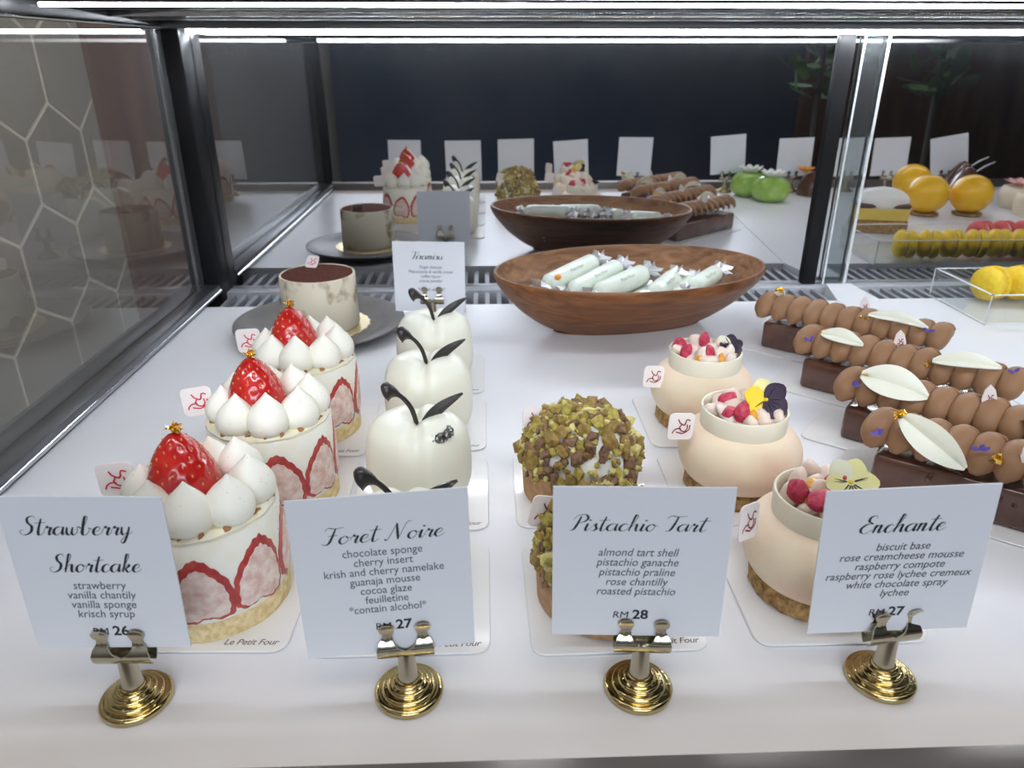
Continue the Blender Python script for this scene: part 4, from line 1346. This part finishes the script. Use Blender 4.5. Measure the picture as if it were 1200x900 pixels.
# ------------------------------------------------------------------ price cards and their clips
def make_clip():
    t = thing('card_holder', 'x', 'card holder', (0, 0, 0), 0, 'brass card holders')
    pr = [(0, 0), (0.0136, 0)]
    for rc, zc, q in ((0.0125, 0.0016, 0.0016), (0.0098, 0.0036, 0.0013), (0.0074, 0.0054, 0.0012), (0.0053, 0.0072, 0.0011)):
        pr += [(rc + q * math.cos(R(a)), zc + q * math.sin(R(a))) for a in (-20, 15, 50, 85, 115)]
    pr += [(0.0045, 0.0092), (0, 0.0092)]
    MB().lathe(pr, 56).build('stepped_base', M['brass'], t)
    MB().lathe([(0, 0.009), (0.0042, 0.009), (0.0043, 0.0098), (0.0038, 0.011), (0.0034, 0.022), (0.0030, 0.0235), (0, 0.0235)], 28).build('stem', M['steel_brass'], t)
    # sprung sheet with two round-tipped ears in front of the card, and its back leaf
    out = [(-0.0112, 0.0208), (-0.0112, 0.0262), (-0.0104, 0.0288), (-0.0088, 0.0312), (-0.0086, 0.0328)]
    for k in range(9):
        a = R(215 - 31.25 * k)
        out.append((-0.0070 + 0.0031 * math.cos(a), 0.0352 + 0.0031 * math.sin(a)))
    out += [(-0.0050, 0.0318), (-0.0046, 0.0290), (-0.0030, 0.0268), (0, 0.0252)]
    full = out + [(-x, z) for x, z in reversed(out[:-1])]

    def bend(x, z, base, sgn):
        y = base + sgn * (0.0038 * max(0, (0.0300 - z) / 0.0092) * (1 - max(0, (0.0300 - z) / 0.0092)) * 2.2 + 0.0016 * max(0, (z - 0.0330) / 0.005) ** 2)
        return y
    from mathutils.geometry import tessellate_polygon
    tri = tessellate_polygon([[Vector((x, z, 0)) for x, z in full]])
    bm = bmesh.new()
    vs = [bm.verts.new((x, 0, z)) for x, z in full]
    for f in tri:
        try:
            bm.faces.new([vs[i] for i in f])
        except ValueError:
            pass
    for _ in range(2):
        bmesh.ops.subdivide_edges(bm, edges=[e for e in bm.edges if e.calc_length() > 0.0018], cuts=1)
        bmesh.ops.triangulate(bm, faces=bm.faces)
    bm.verts.ensure_lookup_table(); bm.faces.ensure_lookup_table()
    P2 = [tuple(v.co) for v in bm.verts]
    F2 = [tuple(v.index for v in f.verts) for f in bm.faces]
    E2 = [(e.verts[0].index, e.verts[1].index) for e in bm.edges if len(e.link_faces) == 1]
    bm.free()
    n = len(P2)
    for nm, base, sgn in (('front_ears', -0.0010, -1), ('back_leaf', 0.0010, 1)):
        V = [(x, bend(x, z, base, sgn), z) for x, _, z in P2] + [(x, bend(x, z, base + sgn * 0.0006, sgn), z) for x, _, z in P2]
        F = F2 + [tuple(n + i for i in reversed(f)) for f in F2] + [(a, b, n + b, n + a) for a, b in E2]
        MB().add(V, F).build(nm, M['steel_brass'], t, angle=50)
    return t


def make_card(label, q, W, H, title=(), desc=None, price=None, shear=0.0, lsize=0.0036):
    """q = centre x, y, z, roll, lean, yaw (degrees)"""
    t = thing('price_card', label, 'price card', (0, 0, 0), 0, 'white price cards')
    rot = Matrix.Rotation(R(q[5]), 4, 'Z') @ Matrix.Rotation(R(q[4]), 4, 'X') @ Matrix.Rotation(R(q[3]), 4, 'Y')
    t.matrix_world = Matrix.Translation(q[:3]) @ rot @ Matrix.Translation((0, 0, -H / 2))
    t.rotation_mode = 'XYZ'
    MB().box(-W / 2, W / 2, -0.00035, 0.00035, 0, H).build('card_sheet', M['card'], t)
    up = Matrix.Translation((-W / 2, -0.0005, 0)) @ UP
    if title:
        mb = MB()
        for word, x0, x1, base, sy in title:
            mb.merge(script_mesh(word, x0 * W, x1 * W, (1 - base) * H, sy))
        mb.xf(up).build('title', M['ink'], t, smooth=False)
    if desc:
        mb = MB()
        for s, cx, cy in desc:
            f = font_mesh(s, lsize, 'CENTER', shear, 0.0, 1.0)
            mb.merge(f, Matrix.Translation((cx * W, (1 - cy) * H - lsize * 0.25, 0)) @ Matrix.Diagonal((0.86, 1, 1, 1)))
        mb.xf(up).build('description', M['ink_grey'], t, smooth=False)
    if price:
        num, cx, cy, bar_ = price
        mb = MB()
        mb.merge(font_mesh('RM', 0.0046, 'RIGHT', shear * .5, 0.0), Matrix.Translation((cx * W - 0.0005, (1 - cy) * H - 0.0014, 0)))
        mb.merge(font_mesh(num, 0.0062, 'LEFT', 0.0, 0.00016), Matrix.Translation((cx * W + 0.0010, (1 - cy) * H - 0.0017, 0)))
        mb.xf(up).build('price', M['ink'], t, smooth=False)
    return t


CARDS = {
    'S': ((-0.1468, 0.2290, 0.0622, 0.8, -1.1, -1.0), 0.0590, 0.0680),
    'F': ((-0.0402, 0.2286, 0.0592, -0.9, -1.6, 5.0), 0.0655, 0.0715),
    'P': ((0.0563, 0.2275, 0.0628, -0.9, -0.2, -4.2), 0.0660, 0.0685),
    'E': ((0.1576, 0.2285, 0.0604, -3.6, 1.0, -2.6), 0.0635, 0.0685),
    'T': ((-0.0543, 0.6826, 0.0469, 0.6, 0.3, -3.2), 0.0672, 0.0675),
}
make_card('white Strawberry Shortcake price card in a brass holder', *CARDS['S'],
          title=[('Strawberry', .10, .80, .235, .0036), ('Shortcake', .22, .80, .475, .0036)],
          desc=[(s, .50, y) for s, y in zip(('strawberry', 'vanilla chantily', 'vanilla sponge', 'krisch syrup'), (.57, .635, .70, .765))],
          price=('26', .50, .885, 0), shear=0.12, lsize=0.0051)
make_card('white Foret Noire price card in a brass holder', *CARDS['F'],
          title=[('Foret Noire', .17, .87, .275, .0034)],
          desc=[(s, .5, .345 + .0605 * k) for k, s in enumerate(('chocolate sponge', 'cherry insert', 'krish and cherry namelake', 'guanaja mousse', 'cocoa glaze', 'feuilletine', '*contain alcohol*'))],
          price=('27', .52, .825, 0), shear=0.0, lsize=0.0049)
make_card('white Pistachio Tart price card in a brass holder', *CARDS['P'],
          title=[('Pistachio Tart', .09, .87, .275, .0032)],
          desc=[(s, .485, .42 + .0665 * k) for k, s in enumerate(('almond tart shell', 'pistachio ganache', 'pistachio praline', 'rose chantilly', 'roasted pistachio'))],
          price=('28', .46, .850, 0), shear=0.22, lsize=0.0051)
make_card('white price card listing raspberry compote and lychee, in a brass holder', *CARDS['E'],
          title=[('Enchante', .22, .74, .285, .0036)],
          desc=[(s, .50, .39 + .0655 * k) for k, s in enumerate(('biscuit base', 'rose creamcheese mousse', 'raspberry compote', 'raspberry rose lychee cremeux', 'white chocolate spray', 'lychee'))],
          price=('27', .47, .855, 0), shear=0.22, lsize=0.0051)
make_card('white Tiramisu price card standing behind the ivory mousse cakes', *CARDS['T'],
          title=[('Tiramisu', .24, .72, .245, .0034)],
          desc=[(s, .52, y) for s, y in zip(('Finger biscuits', 'Mascarpone & vanilla cream', 'coffee liquor', 'cocoa powder', '*contain alcohol*'), (.36, .425, .49, .555, .68))],
          price=('24', .56, .845, 0), shear=0.15, lsize=0.0043)


def card_y(q, z):
    return q[1] - math.sin(R(q[4])) * (z - q[2])


cl = make_clip()
HOLD = [('S', -0.1443, 'brass card holder carrying the Strawberry Shortcake card'), ('F', -0.0343, 'brass card holder carrying the Foret Noire card'),
        ('P', 0.0599, 'brass card holder carrying the Pistachio Tart card'), ('E', 0.1622, 'brass card holder carrying the raspberry lychee price card'),
        ('T', -0.0525, 'brass card holder carrying the Tiramisu card')]
for i, (k, x, lab) in enumerate(HOLD):
    q = CARDS[k][0]
    o = cl if i == 0 else copy_tree(cl)
    o.location = (x, card_y(q, 0.029) + math.tan(R(q[5])) * (x - q[0]), 0.0)
    if k == 'T':
        o.location.z = 0.0
    o.rotation_euler = (0, 0, R(q[5] if k != 'E' else 8)); o['label'] = lab


# ------------------------------------------------------------------ acrylic tray of macarons at the right
t = thing('acrylic_tray', 'clear open acrylic tray of macarons at the right edge', 'tray', (0.65, 0.709, 0.0))
TO = Vector((-0.65, -0.709, 0))
x0, x1, y0, y1, zt = 0.478, 0.86, 0.660, 0.7575, 0.030
for nm, b in (('tray_bottom', (x0, x1, y0, y1, 0.0004, 0.0026)), ('tray_wall', (x0, x0 + .0022, y0, y1, 0.0028, zt)), ('tray_wall', (x1 - .0022, x1, y0, y1, 0.0028, zt)),
              ('tray_wall', (x0 + .0024, x1 - .0024, y0, y0 + .0022, 0.0028, zt)), ('tray_wall', (x0 + .0024, x1 - .0024, y1 - .0022, y1, 0.0028, zt))):
    q = MB().box(*b); q.v = [tuple(Vector(p) + TO) for p in q.v]
    q.build(nm, M['acrylic'], t)
mb = MB()
for b in ((x0, x0 + .0022, y0, y1, zt, zt + .0006), (x0, x1, y0, y0 + .0022, zt, zt + .0006), (x0, x1, y1 - .0022, y1, zt, zt + .0006), (x1 - .0022, x1, y0, y1, zt, zt + .0006),
          (x0, x0 + 0.0008, y0, y1, 0.0004, 0.0012), (x0, x1, y0, y0 + .0008, 0.0004, 0.0012), (x0, x0 + .0008, y0, y0 + .0008, 0.0026, zt), (x0, x0 + .0008, y1 - .0008, y1, 0.0026, zt)):
    mb.box(*b)
mb.v = [tuple(Vector(p) + TO) for p in mb.v]
mb.build('polished_edge', M['edge'], t)


def make_macaron(shell, fill, group):
    t = thing('macaron', 'x', 'macaron', (0, 0, 0), 0, group)
    pr = [(0, 0), (0.0160, 0.0), (0.0178, 0.0010), (0.0174, 0.0024), (0.0178, 0.0032), (0.0168, 0.0068), (0.0135, 0.0098), (0.0075, 0.0112), (0, 0.0115)]
    ax = Matrix.Rotation(R(90), 4, 'Y')
    for s in (1, -1):
        MB().lathe([(r_, z) for r_, z in pr], 36, wob=lambda a, k: 1 + (0.012 * math.sin(31 * a + k) if 1 <= k <= 3 else 0)).xf(ax @ Matrix.Diagonal((1, 1, s, 1)) @ Matrix.Translation((0, 0, 0.0022))).build('macaron_shell', M[shell], t)
    MB().lathe([(0, -0.0021), (0.0152, -0.0021), (0.0160, 0), (0.0152, 0.0021), (0, 0.0021)], 32).xf(ax).build('filling', M[fill], t)
    return t


my = make_macaron('mac_y', 'mac_fill', 'yellow macarons in the acrylic tray')
for i in range(9):
    o = my if i == 0 else copy_tree(my)
    o.location = (0.526 + 0.0300 * i, 0.733 + 0.0015 * (i % 2), 0.0026 + 0.0179)
    o.rotation_euler = (0, 0, R((18, 24, 12, 20, 15, 22, 12, 18, 10)[i]))
    o['label'] = ('yellow macaron on edge at the left end of the acrylic tray', 'second yellow macaron from the left, cut by the frame edge')[i] if i < 2 else 'yellow macaron further along the acrylic tray, seen only in the mirror'
mr = make_macaron('mac_r', 'mac_rf', 'red macarons in the acrylic tray')
for i in range(7):
    o = mr if i == 0 else copy_tree(mr)
    o.location = (0.655 + 0.0298 * i, 0.6815, 0.0026 + 0.0179)
    o.rotation_euler = (0, 0, R(90 + (i % 3) * 3 - 3) if False else R((i % 3) * 4 - 4))
    o['label'] = 'red macaron in the front row of the acrylic tray, seen in the mirror'


# ------------------------------------------------------------------ pastries further right, which the mirror shows
def green_cake(x, y, lab):
    t = thing('green_mousse_cake', lab, 'cake', (x, y, 0.0004), 0, 'green mousse cakes')
    pc = crom([Vector(p) for p in [(0.020, 0), (0.029, 0.006), (0.0330, 0.018), (0.030, 0.031), (0.020, 0.040), (0.008, 0.042), (0, 0.039)]], 4)
    MB().lathe([(0, 0)] + [(max(0, p.x), p.y) for p in pc], 40).build('glazed_body', M['green_glaze'], t)
    mb = MB()
    for k in range(9):
        a = k * 0.7
        petal(mb, (0.006 * math.cos(a), 0.006 * math.sin(a), 0.040), (math.cos(a), math.sin(a), 0.6), (0, 0, 1), 0.020, 0.014)
    mb.build('white_petals', M['whip'], t)


green_cake(0.503, 0.318, 'green glazed mousse cake with white petals, nearer the mirror')
green_cake(0.482, 0.264, 'green glazed mousse cake with white petals, nearer the price card')

t = thing('chocolate_dome', 'dark chocolate dome with orange flower, right of the green cakes', 'cake', (0.603, 0.262, 0.0004))
MB().lathe([(0, 0), (0.027, 0), (0.028, 0.010), (0.025, 0.025), (0.017, 0.036), (0.007, 0.041), (0, 0.042)], 36, wob=lambda a, k: 1 + 0.05 * math.sin(6 * a + k)).build('dome_body', M['glaze'], t)
mb = MB()
for k in range(9):
    a = k * 0.7
    petal(mb, (-0.020, 0.004, 0.040), (math.cos(a), math.sin(a), 0.5), (0, 0, 1), 0.019, 0.012)
mb.build('orange_flower', M['orange'], t)

t = thing('layer_cake_slice', 'yellow and brown layer cake slice with white icing dome, seen in the mirror', 'cake', (0.575, 0.565, 0.0004), R(12))
mb = MB()
rngc = random.Random(2)
MB().box(-0.036, 0.036, -0.022, 0.022, 0.0, 0.018).build('brown_layer', M['biscuit'], t, bevel=0.002)
MB().box(-0.0355, 0.0355, -0.0215, 0.0215, 0.0182, 0.036).build('yellow_layer', M['mac_fill'], t, bevel=0.002)
MB().box(-0.036, 0.036, -0.022, 0.022, 0.0362, 0.042).build('brown_layer', M['glaze'], t, bevel=0.002)
MB().ball((0, 0, 0.043), 0.038, 0.024, 0.020, 32, 16).build('white_icing', M['whip'], t)

for i, (x, y, lab) in enumerate(((0.708, 0.452, 'round mango-yellow glazed cake behind the macarons, nearer the slice'),
                                 (0.778, 0.455, 'round mango-yellow glazed cake behind the macarons, further right'),
                                 (0.748, 0.330, 'round mango-yellow glazed cake behind the others, towards the cards'))):
    t = thing('mango_cake', lab, 'cake', (x, y, 0.0004), 0, 'round yellow cakes')
    MB().lathe([(0, 0), (0.020, 0), (0.0222, 0.002), (0.0222, 0.004), (0, 0.004)], 32).build('biscuit_disc', M['biscuit'], t)
    MB().ball((0, 0, 0.033), 0.0315, 0.0315, 0.030, 36, 20).build('glazed_body', M['yellow_glaze'], t)

for i, (x, y, lab) in enumerate(((0.855, 0.315, 'tall dark chocolate cone cake behind the yellow cakes'), (0.885, 0.250, 'dark chocolate cone cake close to the cards'))):
    t = thing('chocolate_cone', lab, 'cake', (x, y, 0.0004), 0, 'dark chocolate cone cakes')
    MB().lathe([(0, 0), (0.034, 0), (0.035, 0.006), (0.028, 0.022), (0.018, 0.040), (0.008, 0.054), (0, 0.058)], 40, wob=lambda a, k: 1 + 0.03 * math.sin(8 * a + k)).build('cone_body', M['glaze'], t)
    MB().tube([(0.01, 0, 0.045), (0.02, 0.01, 0.058), (0.034, 0.014, 0.066)], [0.001, 0.0012, 0.0008], 8).build('silver_stick', M['foil'], t)
for i, (x, y, lab) in enumerate(((0.905, 0.395, 'cream tart topped with pink petals, nearer the mirror'), (0.885, 0.345 + .12, 'cream tart topped with pink petals, beside the yellow cakes'))):
    t = thing('pink_tart', lab, 'tart', (x, y, 0.0004), 0, 'pink petal tarts')
    MB().lathe([(0, 0), (0.030, 0), (0.033, 0.010), (0.035, 0.026), (0.030, 0.034), (0, 0.036)], 40).build('tart_body', M['collar'], t)
    mb = MB()
    for k in range(10):
        a = k * 0.63
        petal(mb, (0.008 * math.cos(a), 0.008 * math.sin(a), 0.036), (math.cos(a), math.sin(a), 0.25), (0, 0, 1), 0.024, 0.016)
    mb.build('pink_petals', M['pink_glaze'], t)

# their price cards, whose blank backs the mirror shows
for i, (x, z, yaw, roll, lab) in enumerate(((0.2758, 0.065, -3, 1, 'price card for the chocolate bars, blank back in the mirror'),
                                            (0.4492, 0.068, 4, -5, 'price card beside the green cakes, blank back in the mirror'),
                                            (0.5754, 0.063, 2, -2, 'price card beside the chocolate dome, blank back in the mirror'),
                                            (0.6800, 0.063, 0, -2, 'price card right of the chocolate dome, blank back behind door edge'),
                                            (0.7560, 0.063, 8, -3, 'price card behind the yellow cakes, blank back in the mirror'),
                                            (0.8673, 0.066, 14, -12, 'tilted price card near the chocolate cones, blank back in the mirror'))):
    c = (x, 0.226, z, roll, -1, yaw)
    make_card(lab, c, 0.0635, 0.0685)
    o = copy_tree(cl)
    o.location = (x, card_y(c, 0.029), 0); o.rotation_euler = (0, 0, R(yaw))
    o['label'] = lab.replace('price card', 'brass holder of the card', 1).replace('blank back', 'seen from behind').replace(' in the mirror', '').replace(' behind door edge', '')

# ------------------------------------------------------------------ the shop behind the camera, as the mirror shows it
shrub((1.22, -1.25, -1.0), 'leafy green potted plant in the shop, reflected at the top of the mirror', 3)
shrub((1.72, -1.35, -1.0), 'second leafy potted plant in the shop, reflected beside the clear door edge', 4)
